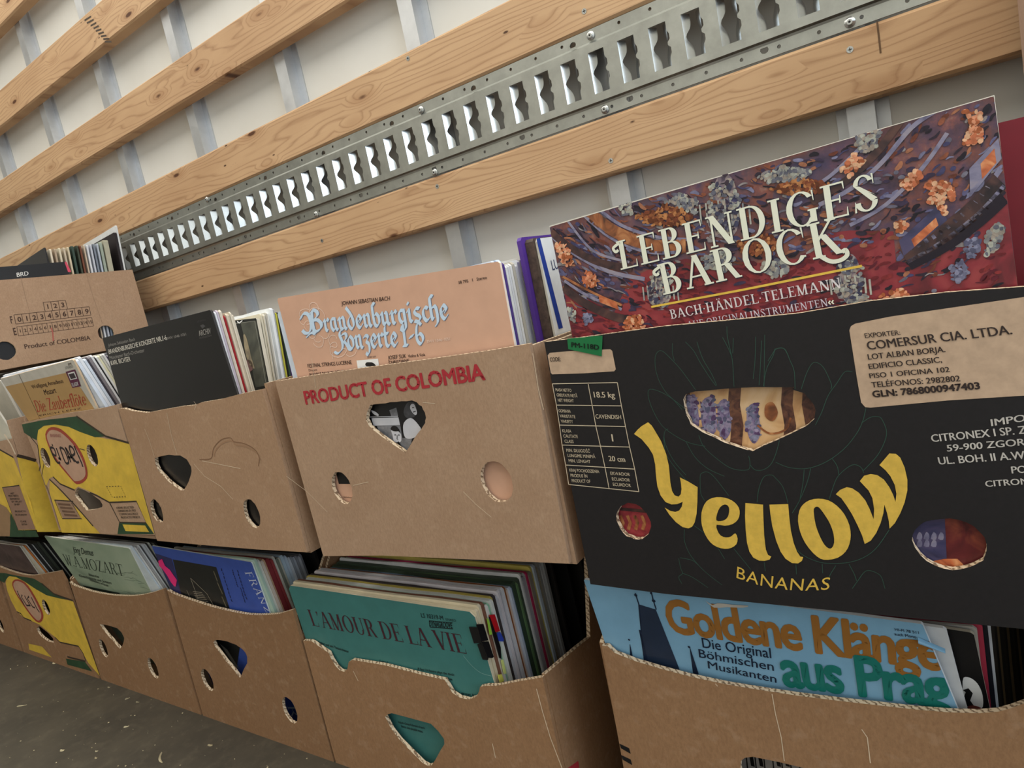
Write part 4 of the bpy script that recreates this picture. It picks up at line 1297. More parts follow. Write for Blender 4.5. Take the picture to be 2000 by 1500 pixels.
class Box:
    """free room inside a box: sleeves are set one behind the other"""

    def __init__(self, group, x0, x1, y, zb):
        self.group, self.x0, self.x1, self.zb = group, x0 + .0056, x1 - .0056, zb
        self.y = y
        self.t = y - .09
        self.b = y + TH + .0008       # how far back the room is taken, at the top and at the foot of the sleeves
        self.yb = y + DEPTH - TH - .002
        self.h = .31
        self.n = 0

    def place(self, Yt, zt, Yb, t):
        """front plane through Yt at height zt and Yb at the foot, moved back where it would cut the sleeve before it"""
        b = max(Yb, self.b + .0004)
        k = Yt + (Yt - b) * (self.h - (zt - self.zb)) / max(.05, zt - self.zb)      # at the reference height
        k = max(k, self.t + .0004)
        lim = self.yb - t * 1.1
        b, k = min(b, lim), min(k, lim + .002)
        self.full = max(b, k) >= lim - 1e-6
        return k, b

    def take(self, k, b, t):
        self.t, self.b = k + t * 1.06, b + t * 1.06


B_A0 = Box('records in the left yellow box', -1.880, -1.512, Y2, ZB2 + TH + .001)
B_B = Box('records in the yellow printed box', -1.436, -1.0755, Y2, ZB2 + TH + .001)
B_C = Box('records in the dented brown box', -1.0745, -0.700, Y2, ZB2 + TH + .001)
B_D = Box('records in the brown box stamped in red', -0.676, -0.3135, Y2, ZB2 + .0125 + TH + .001)
B_E = Box('records in the black printed box', -0.300, 0.062, Y2, ZB2 - .006 + TH + .001)


def cover(bx, name, label, TL, TR, Yt, face, t=.003, edge=None, L=None, R=None, rim=None, art=None, cat='record', corner=.002, clampall=False):
    """sleeve whose front is seen: its top corners and, further down, points of its side edges are given in the photograph"""
    A, B = P(*TL, Yt), P(*TR, Yt)
    zt = (A.z + B.z) / 2
    foot = bx.b + .001
    if rim:
        # it rests against the front rim at height rim and leans over it
        yr = bx.y + TH + .0012
        foot = Yt + (yr - Yt) * (zt - bx.zb) / (zt - rim)
    k, b = bx.place(Yt, zt, foot, t)
    yt = b + (k - b) * (zt - bx.zb) / bx.h
    A, B = P(*TL, yt), P(*TR, yt)
    d = Vector((0, b - k, -bx.h)).normalized()
    s = Surf(A, (1, 0, 0), Vector((1, 0, 0)).cross(-d))
    a, c = s.px(*TL), s.px(*TR)

    def low(p, q):
        p = Vector(p)
        dd = (Vector(s.px(*q)) - p) if q else Vector((0, -1))
        z0, z1 = s.at(*p).z, s.at(*(p + dd)).z
        return tuple(p + dd * ((bx.zb + .0025 - z0) / (z1 - z0)))
    e, g = low(c, R), low(a, L)
    r = corner
    out = [(a[0] + r, a[1]), (c[0] - r, c[1]), (c[0], c[1] - r), e, g, (a[0], a[1] - r)]
    lo, hi = bx.x0 - s.o.x, bx.x1 - s.o.x
    out = [(min(max(p, lo), hi), q) if clampall or j in (3, 4) or (rim is None) else (p, q) for j, (p, q) in enumerate(out)]
    mb = MB()
    mb.slab(s, out, [], t, face, edge or PAPER)
    if art:
        n0 = len(mb.v)
        art(mb, s)
        # the print ends at the edges of the sleeve
        (tlx, tly), (blx, bly), (trx, try_), (brx, bry) = out[5], out[4], out[2], out[3]
        for i in range(n0, len(mb.v)):
            p = Vector(mb.v[i]) - s.o
            x, y, z = p.dot(s.ux), p.dot(s.uz), p.dot(s.n)
            y = max(y, max(bly, bry) + .001)
            f = (y - bly) / (tly - bly)
            xl, xr_ = blx + (tlx - blx) * f, brx + (trx - brx) * (y - bry) / (try_ - bry)
            x = min(max(x, xl + .0002), xr_ - .0002)
            g = (x - a[0]) / (c[0] - a[0])
            y = min(y, a[1] + (c[1] - a[1]) * g - .0002)
            mb.v[i] = tuple(s.at(x, y, z))
    o = mb.build(name)
    tag(o, label, cat, bx.group)
    bx.take(k, b, t)
    return o, s


def sleeve(label, group, x0, x1, Yt, zt, Yb, zb, t, face, edge, name='record_sleeve'):
    A, B = Vector((x0, Yt, zt)), Vector((x0, Yb, zb))
    up = (A - B).normalized()
    u = Vector((1, 0, 0))
    s = Surf(A, u, u.cross(up))
    w, h = x1 - x0, (A - B).length
    k = .0025
    wob = [(w * q, random.uniform(-.0012, .0008)) for q in (.2, .4, .6, .8)]
    out = [(k, 0)] + wob + [(w - k, 0), (w, -k), (w + random.uniform(-.001, .0), -h * .4), (w, -h), (0, -h), (0, -k)]
    mb = MB()
    mb.slab(s, out, [], t, face, edge)
    o = mb.build(name)
    tag(o, label, 'record', group)
    return o


ORD = ['first', 'second', 'third', 'fourth', 'fifth', 'sixth', 'seventh', 'eighth', 'ninth', 'tenth', 'eleventh', 'twelfth', 'thirteenth', 'fourteenth', 'fifteenth', 'sixteenth', 'seventeenth', 'eighteenth', 'nineteenth', 'twentieth',
       'twenty-first', 'twenty-second', 'twenty-third', 'twenty-fourth', 'twenty-fifth', 'twenty-sixth', 'twenty-seventh', 'twenty-eighth', 'twenty-ninth', 'thirtieth', 'thirty-first', 'thirty-second', 'thirty-third', 'thirty-fourth', 'thirty-fifth', 'thirty-sixth']


def stack(bx, front_label, xr, tf, tb, rf, rb, cols, start=0, zcap=None, xj=.003, zj=.003, w=.315):
    """sleeves standing behind the front one; tf/tb: the photograph's points of the first and last top right corners, rf/rb the same at the rim"""
    T0, T1, R0, R1 = PX(*tf, xr), PX(*tb, xr), PX(*rf, xr), PX(*rb, xr)
    n = len(cols)
    for i, col in enumerate(cols):
        c, cname, k = col[:3]
        f = (i + .5) / n
        zt = T0.z + (T1.z - T0.z) * f + random.uniform(-zj, zj) + (col[3] if len(col) > 3 else 0)
        if zcap: zt = min(zt, zcap)
        zt = max(zt, bx.zb + .2)
        Yt = T0.y + (T1.y - T0.y) * f
        Yr = R0.y + (R1.y - R0.y) * f
        zr = R0.z + (R1.z - R0.z) * f
        Yb = Yt + (Yr - Yt) * (zt - bx.zb) / max(.03, zt - zr)
        Yb = min(max(Yb, Yt - .07), Yt + .01)
        d = abs(T1.y - T0.y) / n
        t = max(.0014, min(d * .85, .012) * k)
        q, b = bx.place(Yt, zt, Yb, t)
        if bx.full:
            break
        x1 = min(xr + random.uniform(-xj, 0) + (col[4] if len(col) > 4 else 0), bx.x1)
        x0 = max(x1 - w, bx.x0)
        Y_ = b + (q - b) * (zt - bx.zb) / bx.h
        m_ = paint(c, .55)
        sleeve('%s record sleeve, %s behind the %s' % (cname, ORD[start + i], front_label), bx.group, x0, x1, Y_, zt, b, bx.zb, t, m_, m_)
        bx.take(q, b, t)


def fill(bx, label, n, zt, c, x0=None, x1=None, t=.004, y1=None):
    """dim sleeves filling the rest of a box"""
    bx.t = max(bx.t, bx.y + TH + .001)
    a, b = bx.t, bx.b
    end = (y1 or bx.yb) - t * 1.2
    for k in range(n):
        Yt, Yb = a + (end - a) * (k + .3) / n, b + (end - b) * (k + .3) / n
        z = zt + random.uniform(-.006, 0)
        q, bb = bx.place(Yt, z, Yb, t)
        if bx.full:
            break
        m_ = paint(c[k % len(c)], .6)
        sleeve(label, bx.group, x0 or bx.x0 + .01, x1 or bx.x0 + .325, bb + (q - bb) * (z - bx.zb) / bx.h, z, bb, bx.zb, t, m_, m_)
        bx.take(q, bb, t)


# ---------- upper row, brown box stamped in red: peach sleeve
PEACH = paint((206, 162, 136), .5, .03)
PALEBLUE = paint((196, 216, 234), .45, .02)
INKB = paint((52, 34, 28), .6)


def art_peach(mb, s):
    Z = lambda p: zoom(p, 580, 560, 7.5)
    text(mb, s, 'JOHANN SEBASTIAN BACH', (667.5, 596), (762, 586.3), (667, 588.5), INKB, .0003, bold=.008)
    text(mb, s, '38 795   1   Stereo', (896, 554.8), (951.6, 544.5), (895, 549), INKB, .0003, bold=.008)
    SH = paint((128, 132, 150), .5)
    for mat, du, dv, e in ((SH, .9, .9, .00025), (PALEBLUE, 0, 0, .0005)):
        text(mb, s, None, (590 + du, 655 + dv), (633 + du, 645 + dv), (584 + du, 612 + dv), mat, e, glyphs=blackletter('B', .15), caph=.98)
        text(mb, s, None, (634 + du, 648.5 + dv), (878 + du, 622.5 + dv), (626.5 + du, 607 + dv), mat, e, glyphs=blackletter('randenburgische', .19))
        text(mb, s, None, (652 + du, 688 + dv), (690 + du, 683 + dv), (646.5 + du, 649 + dv), mat, e, glyphs=blackletter('K', .15), caph=1.0)
        text(mb, s, None, (681 + du, 682.5 + dv), (779 + du, 676 + dv), (674.5 + du, 639 + dv), mat, e, glyphs=blackletter('onzerte', .19))
        text(mb, s, None, (786 + du, 676.5 + dv), (831 + du, 671.5 + dv), (780 + du, 633.5 + dv), mat, e, glyphs=blackletter('1-6', .17), caph=.95)
    SW = paint((232, 206, 188), .5)
    for q in ([(90, 480), (50, 440), (40, 400), (60, 350), (130, 325), (190, 345), (180, 400), (175, 470), (200, 520), (230, 545)], [(205, 350), (190, 300), (200, 250), (240, 232), (290, 250), (320, 310), (310, 350)],
              [(180, 370), (220, 320), (280, 310), (350, 330), (400, 390), (415, 450)], [(110, 560), (60, 530), (40, 460)], [(160, 650), (120, 600), (110, 550), (140, 505), (180, 505), (190, 540), (150, 555)],
              [(240, 660), (190, 680), (180, 720), (220, 755), (260, 745), (280, 700)], [(250, 760), (280, 800), (330, 810), (350, 790)], [(330, 715), (380, 740), (395, 800), (370, 870), (320, 885), (270, 860), (245, 820)],
              [(375, 745), (430, 760), (470, 720), (475, 680)], [(500, 880), (475, 800), (480, 740), (520, 710), (570, 720), (590, 760)], [(490, 850), (530, 815), (580, 820), (590, 870), (560, 890), (510, 870), (490, 900), (500, 980), (550, 1020), (620, 1032), (690, 1000), (730, 930), (690, 900), (660, 930)],
              [(720, 990), (780, 1020), (850, 990), (875, 930)], [(530, 1060), (520, 1000), (530, 960)]):
        linepx(mb, s, smooth(Z(q), 4, False), .0007, SW, .0004)
    text(mb, s, 'BWV 1046–1051', (834.7, 669.9), (879.7, 664.3), (834, 664.3), SW, .0003, bold=.008)
    text(mb, s, 'FESTIVAL STRINGS LUCERNE', (602, 718), (687.7, 711), (600.5, 711), INKB, .0003, bold=.01)
    text(mb, s, 'Dirigent', (603.5, 725.5), (620, 724), (603, 721), INKB, .0003)
    text(mb, s, 'RUDOLF BAUMGARTNER', (606, 736), (676, 729.5), (604.5, 729), INKB, .0003, bold=.01)
    text(mb, s, 'JOSEF SUK', (758.5, 702.5), (794, 698.7), (757.5, 695), INKB, .0003, bold=.01)
    text(mb, s, 'Violine & Viola', (798, 698.6), (831, 695), (797, 692.8), INKB, .0003, bold=.008)
    text(mb, s, 'CHRISTIANE', (760, 710.5), (800, 706.5), (759, 705), INKB, .0003, bold=.01)
    text(mb, s, 'JOSEF SUK', (718, 699.5), (735, 697.7), (717.4, 696.3), INKB, .0003)
    inkpx(mb, s, [(696.7, 704), (738.7, 700.5), (742, 722), (700, 726)], WHITE, .0003)
    inkpx(mb, s, smooth(zoom([(1005, 1140), (1020, 1110), (1060, 1105), (1110, 1110), (1150, 1140), (1160, 1170), (1100, 1165), (1030, 1165)], 580, 560, 7.5), 3), M_BLACK, .0005)
    # black and white photographs lower on the sleeve, seen through the hand hole
    Hh = lambda p: zoom(p, 690, 760, 10.71)
    inkpx(mb, s, Hh([(250, 150), (1600, 60), (1650, 1000), (1200, 1420), (1000, 1420), (320, 1000)]), paint((26, 25, 27), .4), .0002)
    G1, G2, G3 = paint((196, 196, 202), .4), paint((120, 120, 124), .4, .25, 120), paint((70, 70, 74), .4, .3, 100)
    inkpx(mb, s, Hh([(385, 605), (950, 590), (985, 750), (430, 765)]), G1, .0004)
    inkpx(mb, s, Hh([(760, 440), (905, 385), (945, 560), (800, 565)]), G2, .0004)
    inkpx(mb, s, Hh([(335, 575), (940, 560), (945, 575), (340, 588)]), G1, .0006)
    inkpx(mb, s, Hh([(500, 770), (990, 755), (1030, 1020), (1230, 1020), (1220, 1120), (1120, 1300), (1000, 1330), (560, 980)]), G2, .0004)
    inkpx(mb, s, smooth(Hh([(385, 440), (470, 470), (540, 530), (520, 560), (450, 530), (400, 480)]), 3), G1, .0006)
    inkpx(mb, s, smooth(Hh([(1060, 720), (1120, 640), (1210, 600), (1300, 660), (1390, 770), (1420, 850), (1290, 1010), (1130, 1030), (1070, 960), (1050, 830)]), 3), G1, .0006)
    inkpx(mb, s, smooth(Hh([(1060, 480), (1100, 340), (1180, 255), (1280, 280), (1330, 370), (1300, 560), (1200, 600), (1110, 590)]), 3), G3, .0006)
    inkpx(mb, s, smooth(Hh([(1215, 320), (1280, 310), (1330, 420), (1345, 500), (1310, 540), (1250, 490), (1200, 400)]), 3), G1, .0008)
    inkpx(mb, s, Hh([(1245, 375), (1275, 370), (1280, 390), (1250, 395)]), M_BLACK, .001)
    inkpx(mb, s, Hh([(1255, 470), (1320, 450), (1315, 470), (1265, 485)]), M_BLACK, .001)
    inkpx(mb, s, smooth(Hh([(790, 830), (830, 780), (900, 775), (970, 830), (1010, 960), (1010, 1080), (960, 1110), (860, 1090), (830, 960)]), 3), G1, .0006)
    inkpx(mb, s, smooth(Hh([(790, 830), (830, 770), (900, 770), (970, 830), (1000, 930), (960, 880), (900, 880), (840, 870)]), 3), M_BLACK, .0008)
    for q in ([(870, 955), (905, 950)], [(945, 955), (980, 955)], [(930, 960), (925, 1040), (950, 1045)]):
        linepx(mb, s, Hh(q), .001, G3, .0009)
    inkpx(mb, s, Hh([(900, 1120), (960, 1090), (1010, 1170), (1060, 1290), (960, 1230)]), M_BLACK, .0008)
    inkpx(mb, s, [(655, 915), (690, 922), (690, 945), (662, 945)], M_BLACK, .0003)
    text(mb, s, 'Aufnahme:', (671, 972), (688, 973), (671, 969), INKB, .0003)


G_D = 'records in the brown box stamped in red'
cover(B_D, 'record_sleeve', 'peach record sleeve with pale blue blackletter title in the brown stamped box', (541, 583), (975, 510), .4985, PEACH, .003, paint((232, 214, 196), .6), (582, 740), (1003, 664), None, art_peach)
W_, PB, PU = (224, 228, 232), (190, 205, 226), (82, 62, 128)
xr = P(975, 510, .4985).x + .001
B_D.x1 = -.3435
stack(B_D, 'peach sleeve', xr, (977, 509), (1042, 505), (1005, 663), (1074, 649),
      [((206, 216, 230), 'pale blue', 1.2), ((26, 28, 40), 'dark navy', .5), ((198, 212, 232), 'light blue', 1.8), (PU, 'purple', 1, -.002), ((222, 222, 218), 'white', 1), ((214, 214, 214), 'light grey', .9), ((230, 228, 222), 'off-white', 1), ((196, 188, 170), 'beige', 1.2),
       ((226, 226, 226), 'white', 1), ((218, 222, 228), 'bluish white', 1.2), ((208, 206, 200), 'greyish', 1), ((232, 232, 234), 'white', 1), ((200, 202, 204), 'pale grey', .8), ((228, 228, 224), 'white', 1)])

# sleeves standing sideways along the right wall of that box
def sideways(label, x, t, y0, y1, zt, zb, face, edge, art=None, group='records in the brown box stamped in red'):
    s = Surf((x, y0, zt), (0, 1, 0), (1, 0, 0))
    mb = MB()
    w, h = y1 - y0, zt - zb
    k = .003
    mb.slab(s, [(k, 0), (w * .5, random.uniform(-.001, .001)), (w - k, 0), (w, -k), (w, -h), (0, -h), (0, -h * .4), (0, -k)], [], t, face, edge)
    if art:
        art(mb, s)
    return tag(mb.build('record_sleeve'), label, 'record', group)


def art_blue_edge(mb, s):
    inkpx(mb, s, [(1047, 467), (1054, 464), (1099, 640), (1091, 643)], paint((34, 62, 150), .5), .0003)
    text(mb, s, 'LU', (1079, 528), (1091, 524), (1075, 509), paint((40, 56, 100), .5), .0003)


SX = -.3205
q = PX(1048, 466, SX)
sideways('white record sleeve with a blue stripe, standing sideways left of the painted-ceiling sleeve', SX, .0022, q.y, q.y + .315, q.z, B_D.zb, WHITE, PAPER, art_blue_edge)
BROWNW = paint((86, 70, 60), .6, .3, 160)
sideways('brown record sleeve standing sideways next to the blue-striped white one', SX - .0026, .0085, q.y - .004, q.y + .311, q.z + .001, B_D.zb, BROWNW, BROWNW)
PURP = paint((84, 50, 140), .55, .1)
sideways('torn purple record sleeve standing sideways next to the brown one', SX - .0115, .0045, q.y - .010, q.y + .305, q.z + .004, B_D.zb, PURP, PURP)


# ---------- black printed box: painted ceiling sleeve
def painted(seed=0):
    m, nt, nd, lk, b = new_mat('painted_ceiling_print')
    v = coords(nt)
    w = nd.new('ShaderNodeTexNoise')
    w.inputs['Scale'].default_value = 14
    w.inputs['Detail'].default_value = 6
    w.inputs['Distortion'].default_value = 2.2
    lk.new(v, w.inputs['Vector'])
    f2 = noise(nt, 55, 6, .7, coords(nt, loc=(2, 0, 3)))
    f3 = noise(nt, 11, 5, .65, coords(nt, loc=(7, 0, 1)))
    c1 = ramp(nt, w.outputs['Fac'], (.30, srgb((30, 26, 44))), (.42, srgb((66, 60, 96))), (.5, srgb((92, 70, 82))), (.57, srgb((128, 70, 58))), (.66, srgb((70, 58, 84))), (.78, srgb((142, 134, 146))))
    c2 = ramp(nt, f2, (.3, srgb((36, 24, 34))), (.5, srgb((96, 60, 62))), (.62, srgb((150, 84, 62))), (.74, srgb((176, 150, 130))))
    col = mix_rgb(nt, ramp(nt, f3, (.42, .25), (.62, .7)), c1, c2)
    lk.new(col, b.inputs['Base Color'])
    b.inputs['Roughness'].default_value = 0.3
    return m


def mottled(c1, c2, c3, scale=30, rough=.32, name='mottled_print'):
    m, nt, nd, lk, b = new_mat(name)
    f = nd.new('ShaderNodeTexNoise')
    f.inputs['Scale'].default_value = scale
    f.inputs['Detail'].default_value = 5
    f.inputs['Distortion'].default_value = 1.6
    lk.new(coords(nt), f.inputs['Vector'])
    lk.new(ramp(nt, f.outputs['Fac'], (.32, srgb(c1)), (.5, srgb(c2)), (.7, srgb(c3))), b.inputs['Base Color'])
    b.inputs['Roughness'].default_value = rough
    return m


IVORY = paint((226, 226, 206), .4, .02)


def art_ceiling(mb, s):
    REDV = mottled((92, 26, 34), (132, 38, 48), (150, 60, 60), 26)
    NAVY = mottled((34, 32, 54), (60, 58, 92), (84, 74, 104), 34)
    GOLDB = mottled((84, 48, 30), (150, 88, 50), (190, 132, 84), 60)
    DKB = mottled((30, 20, 26), (64, 40, 40), (92, 60, 52), 50)
    LAV = mottled((96, 92, 118), (128, 124, 148), (150, 140, 150), 60)
    ORG = mottled((140, 62, 36), (192, 104, 62), (222, 156, 106), 70)
    PALE = mottled((120, 122, 130), (160, 158, 150), (184, 182, 168), 60)
    # red hall behind the balconies
    inkpx(mb, s, [(1100, 560), (1200, 610), (1230, 545), (1280, 520), (1340, 505), (1420, 520), (1560, 505), (1620, 455), (1660, 450), (1745, 452), (1750, 510), (1745, 520), (1800, 510), (1965, 370), (1990, 570), (2010, 800), (1130, 820), (1118, 657)], REDV, .0002)
    # curved balcony fronts
    ARCS = (([(1078, 462), (1130, 500), (1190, 530), (1260, 545)], .004, LAV), ([(1076, 452), (1110, 480), (1170, 512), (1235, 524)], .006, DKB), ([(1150, 415), (1200, 452), (1270, 480), (1340, 480)], .010, GOLDB), ([(1140, 420), (1195, 465), (1265, 492), (1330, 492)], .003, LAV),
                     ([(1170, 408), (1215, 440), (1280, 462), (1350, 468)], .003, LAV), ([(1110, 432), (1160, 490), (1230, 512)], .0025, LAV), ([(1100, 560), (1140, 590), (1200, 618), (1240, 625)], .007, DKB), ([(1103, 548), (1150, 578), (1215, 604)], .003, LAV), ([(1100, 540), (1160, 572), (1215, 596)], .002, GOLDB),
                     ([(1765, 500), (1830, 465), (1900, 412), (1958, 350)], .011, DKB), ([(1770, 490), (1835, 455), (1905, 395), (1954, 330)], .0035, LAV), ([(1772, 512), (1840, 472), (1910, 418), (1962, 362)], .003, LAV), ([(1775, 518), (1850, 478), (1912, 432), (1964, 384)], .007, paint((30, 22, 34), .4)),
                     ([(1600, 400), (1660, 370), (1720, 320), (1780, 250), (1830, 215)], .0035, LAV), ([(1585, 395), (1650, 355), (1710, 300), (1760, 235)], .005, DKB), ([(1560, 380), (1620, 345), (1690, 280), (1735, 235)], .003, LAV), ([(1660, 440), (1730, 400), (1800, 330), (1850, 260)], .003, LAV))
    # brushwork over the whole ceiling, following its curves
    PAL = {'d': [(30, 24, 36), (44, 34, 48), (58, 46, 70)], 'b': [(66, 64, 100), (92, 90, 124), (120, 118, 146)], 'r': [(104, 30, 36), (132, 44, 46), (92, 26, 40)], 'o': [(104, 54, 40), (134, 76, 54), (160, 104, 76)], 'l': [(116, 112, 126), (138, 130, 130), (100, 96, 112)]}
    rnd = random.Random(5)
    cnt = [0]

    def stroke(u, v, L, w, ang, c, eo=0.0):
        k = rnd.uniform(-.35, .35)
        pts = [(u - L / 2 * math.cos(ang - k), v - L / 2 * math.sin(ang - k)), (u, v), (u + L / 2 * math.cos(ang + k), v + L / 2 * math.sin(ang + k))]
        q2 = s.pl(smooth(pts, 2, False))
        mt = paint(c, .35, .22, 240)
        cnt[0] += 1
        n_ = len(q2)
        L2, R2 = [], []
        for i_, p_ in enumerate(q2):
            a_, b_ = q2[max(0, i_ - 1)], q2[min(n_ - 1, i_ + 1)]
            d_ = math.hypot(b_[0] - a_[0], b_[1] - a_[1]) or 1
            h_ = w / 2 * (.25 + .75 * math.sin(math.pi * (i_ + .4) / (n_ - .2)))
            L2.append((p_[0] - (b_[1] - a_[1]) / d_ * h_, p_[1] + (b_[0] - a_[0]) / d_ * h_)); R2.append((p_[0] + (b_[1] - a_[1]) / d_ * h_, p_[1] - (b_[0] - a_[0]) / d_ * h_))
        for i_ in range(n_ - 1):
            ink(mb, s, [[L2[i_], R2[i_], R2[i_ + 1], L2[i_ + 1]]], mt, .00045 + (cnt[0] % 90) * 2.4e-6 + eo)

    for k in range(1500):
        u = rnd.uniform(1078, 1960)
        top = 443 - (u - 1073) * .2943
        v = rnd.uniform(top + 8, 662)
        f = (v - top) / (662 - top)
        ang = math.atan2((v - 200) * .0 + (u - 1500) * -.55, (v - 120)) if True else 0
        ang = -math.atan2((u - 1490) * .62, max(40, v - 60))
        red = (f > .55 and abs(u - 1500) < 260) or f > .82 or (u > 1850 and f > .62)
        z = 'rrrrd' if red else ('dddddbbbool' if rnd.random() < .9 else 'lo')
        if 1400 < u < 1760 and 440 < v < 540 and red:
            z = 'rrr'
        c_ = rnd.choice(PAL[rnd.choice(z)])
        stroke(u, v, rnd.uniform(8, 30), rnd.uniform(.0008, .0032), ang + rnd.uniform(-.5, .5), c_)

    for q, w, m_ in ARCS:
        linepx(mb, s, smooth(q, 5, False), w * (.8 if m_ is LAV else 1), m_, .0008)
    # ornament panels
    inkpx(mb, s, [(1756, 470), (1835, 398), (1850, 430), (1765, 500)], NAVY, .0009)
    inkpx(mb, s, [(1780, 468), (1828, 425), (1833, 440), (1786, 482)], ORG, .00095)
    inkpx(mb, s, [(1893, 330), (1950, 270), (1956, 310), (1895, 385)], LAV, .0009)
    inkpx(mb, s, [(1915, 320), (1942, 290), (1946, 318), (1918, 350)], ORG, .00095)
    inkpx(mb, s, [(1170, 575), (1205, 590), (1210, 605), (1172, 590)], ORG, .00095)
    def daub(q, fam):
        """a small painted figure: many strokes inside its outline"""
        us, vs = [p[0] for p in q], [p[1] for p in q]
        inside = lambda x, y: sum(((q[i][1] > y) != (q[i - 1][1] > y)) and (x < (q[i - 1][0] - q[i][0]) * (y - q[i][1]) / (q[i - 1][1] - q[i][1] + 1e-9) + q[i][0]) for i in range(len(q))) % 2
        ar = (max(us) - min(us)) * (max(vs) - min(vs))
        for k in range(int(10 + ar / 40)):
            x, y = rnd.uniform(min(us), max(us)), rnd.uniform(min(vs), max(vs))
            if not inside(x, y):
                continue
            stroke(x, y, rnd.uniform(5, 13), rnd.uniform(.0014, .0034), rnd.uniform(-1.9, .4), rnd.choice([tuple(max(0, c - c % 12) for c in base) for base in fam]), .0005)

    OR_ = [(196, 116, 74), (216, 150, 108), (160, 84, 50), (226, 178, 138)]
    PA_ = [(134, 132, 134), (156, 148, 140), (104, 102, 114), (172, 168, 156)]
    LA_ = [(110, 110, 140), (140, 138, 160), (88, 84, 112)]
    GO_ = [(150, 88, 52), (120, 66, 42), (186, 120, 78), (96, 50, 34)]
    for q, m_ in (([(1880, 215), (1900, 222), (1910, 208), (1918, 220), (1912, 245), (1922, 275), (1905, 280), (1880, 282), (1890, 255), (1898, 240)], OR_), ([(1805, 358), (1830, 352), (1850, 358), (1868, 372), (1862, 390), (1845, 388), (1850, 420), (1842, 425), (1830, 395), (1812, 400), (1818, 375)], OR_),
                  ([(1748, 436), (1762, 430), (1772, 440), (1768, 456), (1752, 452)], OR_), ([(1085, 475), (1105, 478), (1120, 500), (1118, 525), (1098, 512)], OR_), ([(1146, 530), (1162, 535), (1165, 556), (1150, 562), (1140, 550)], OR_), ([(1240, 425), (1300, 400), (1335, 410), (1350, 425), (1330, 440), (1280, 440)], GO_),
                  ([(1500, 370), (1560, 348), (1620, 358), (1605, 375), (1540, 380)], GO_), ([(1300, 395), (1330, 378), (1365, 392), (1360, 420), (1330, 405)], PA_), ([(1480, 345), (1530, 322), (1590, 335), (1560, 352), (1500, 355)], PA_), ([(1205, 395), (1230, 388), (1238, 415), (1222, 425)], PA_),
                  ([(1885, 470), (1905, 462), (1915, 482), (1900, 505), (1885, 495)], LA_), ([(1925, 455), (1950, 435), (1965, 450), (1945, 485), (1925, 500)], PA_), ([(1858, 520), (1880, 510), (1892, 530), (1875, 550), (1858, 545)], LA_), ([(1110, 600), (1125, 605), (1128, 630), (1115, 625)], PA_), ([(1140, 612), (1155, 615), (1158, 632), (1143, 634)], LA_),
                  ([(1220, 622), (1250, 615), (1262, 640), (1235, 652), (1222, 645)], OR_), ([(1720, 575), (1760, 565), (1790, 590), (1770, 610), (1730, 600)], OR_), ([(1650, 590), (1690, 575), (1715, 595), (1690, 612)], PA_), ([(1370, 500), (1410, 490), (1440, 510), (1420, 530), (1380, 525)], PA_), ([(1480, 515), (1530, 505), (1545, 530), (1510, 545)], PA_),
                  ([(1440, 470), (1500, 455), (1530, 480), (1500, 500), (1450, 495)], GO_), ([(1670, 270), (1700, 245), (1720, 260), (1710, 290), (1680, 300)], PA_), ([(1640, 330), (1670, 300), (1690, 315), (1660, 345)], OR_), ([(1760, 360), (1790, 330), (1800, 345), (1775, 375)], OR_)):
        daub(q, m_)
        daub(q, m_)
    # chandeliers
    for cx, cy, k in ((1415, 400, 1.0), (1660, 545, .8), (1290, 560, .7)):
        inkpx(mb, s, smooth([(cx - 20 * k, cy - 40 * k), (cx, cy - 62 * k), (cx + 20 * k, cy - 42 * k), (cx + 30 * k, cy + 20 * k), (cx + 18 * k, cy + 60 * k), (cx - 16 * k, cy + 62 * k), (cx - 34 * k, cy + 25 * k)], 3), mottled((70, 58, 76), (132, 116, 124), (170, 152, 140), 160), .0005)
        daub([(cx - 30 * k, cy - 30 * k), (cx, cy - 62 * k), (cx + 30 * k, cy - 30 * k), (cx + 34 * k, cy + 30 * k), (cx, cy + 66 * k), (cx - 34 * k, cy + 30 * k)], PA_ + [(70, 62, 90), (60, 50, 70)])
        for j in range(9):
            u = cx + (j - 4) * 12 * k
            v = cy + abs(j - 4) * 3 * k
            linepx(mb, s, [(u, v - 12 * k), (u + 4 * k, v + 26 * k)], .0012, PALE, .0009)
    # worn white edges
    for q in ([(1074, 442), (1300, 375.5), (1500, 316), (1700, 257), (1942, 186)], [(1943, 187), (1960, 300), (1975, 430), (1990, 562)]):
        linepx(mb, s, q, .0011, PAPER, .0010)
    # lower part of the sleeve seen through the hand holes
    inkpx(mb, s, [(1320, 740), (1620, 735), (1640, 900), (1330, 905)], mottled((176, 128, 84), (206, 164, 116), (220, 186, 146), 30), .0008)
    VIO = mottled((82, 70, 104), (122, 108, 140), (160, 146, 160), 110)
    for u, k in ((1352, 1.0), (1383, 1.3), (1413, 1.1), (1470, 1.1), (1352 - 22, 1.0)):
        v = 808 + (u - 1352) * .15
        daub([(u - 10 * k, v - 32), (u + 8 * k, v - 40), (u + 14 * k, v + 20), (u + 4 * k, v + 42), (u - 10 * k, v + 28)], LA_ + [(150, 136, 160), (84, 66, 96)])
        inkpx(mb, s, smooth([(u - 8 * k, v - 30), (u + 6 * k, v - 38), (u + 12 * k, v - 10), (u + 14 * k, v + 22), (u + 4 * k, v + 40), (u - 6 * k, v + 28), (u - 10 * k, v)], 3), VIO, .001)
    for u, w in ((1437, .009), (1540, .008), (1590, .014), (1335, .012)):
        linepx(mb, s, [(u, 745), (u - 3, 790), (u + 4, 830), (u, 880)], w, mottled((52, 30, 28), (92, 56, 44), (120, 80, 56), 120), .0009)
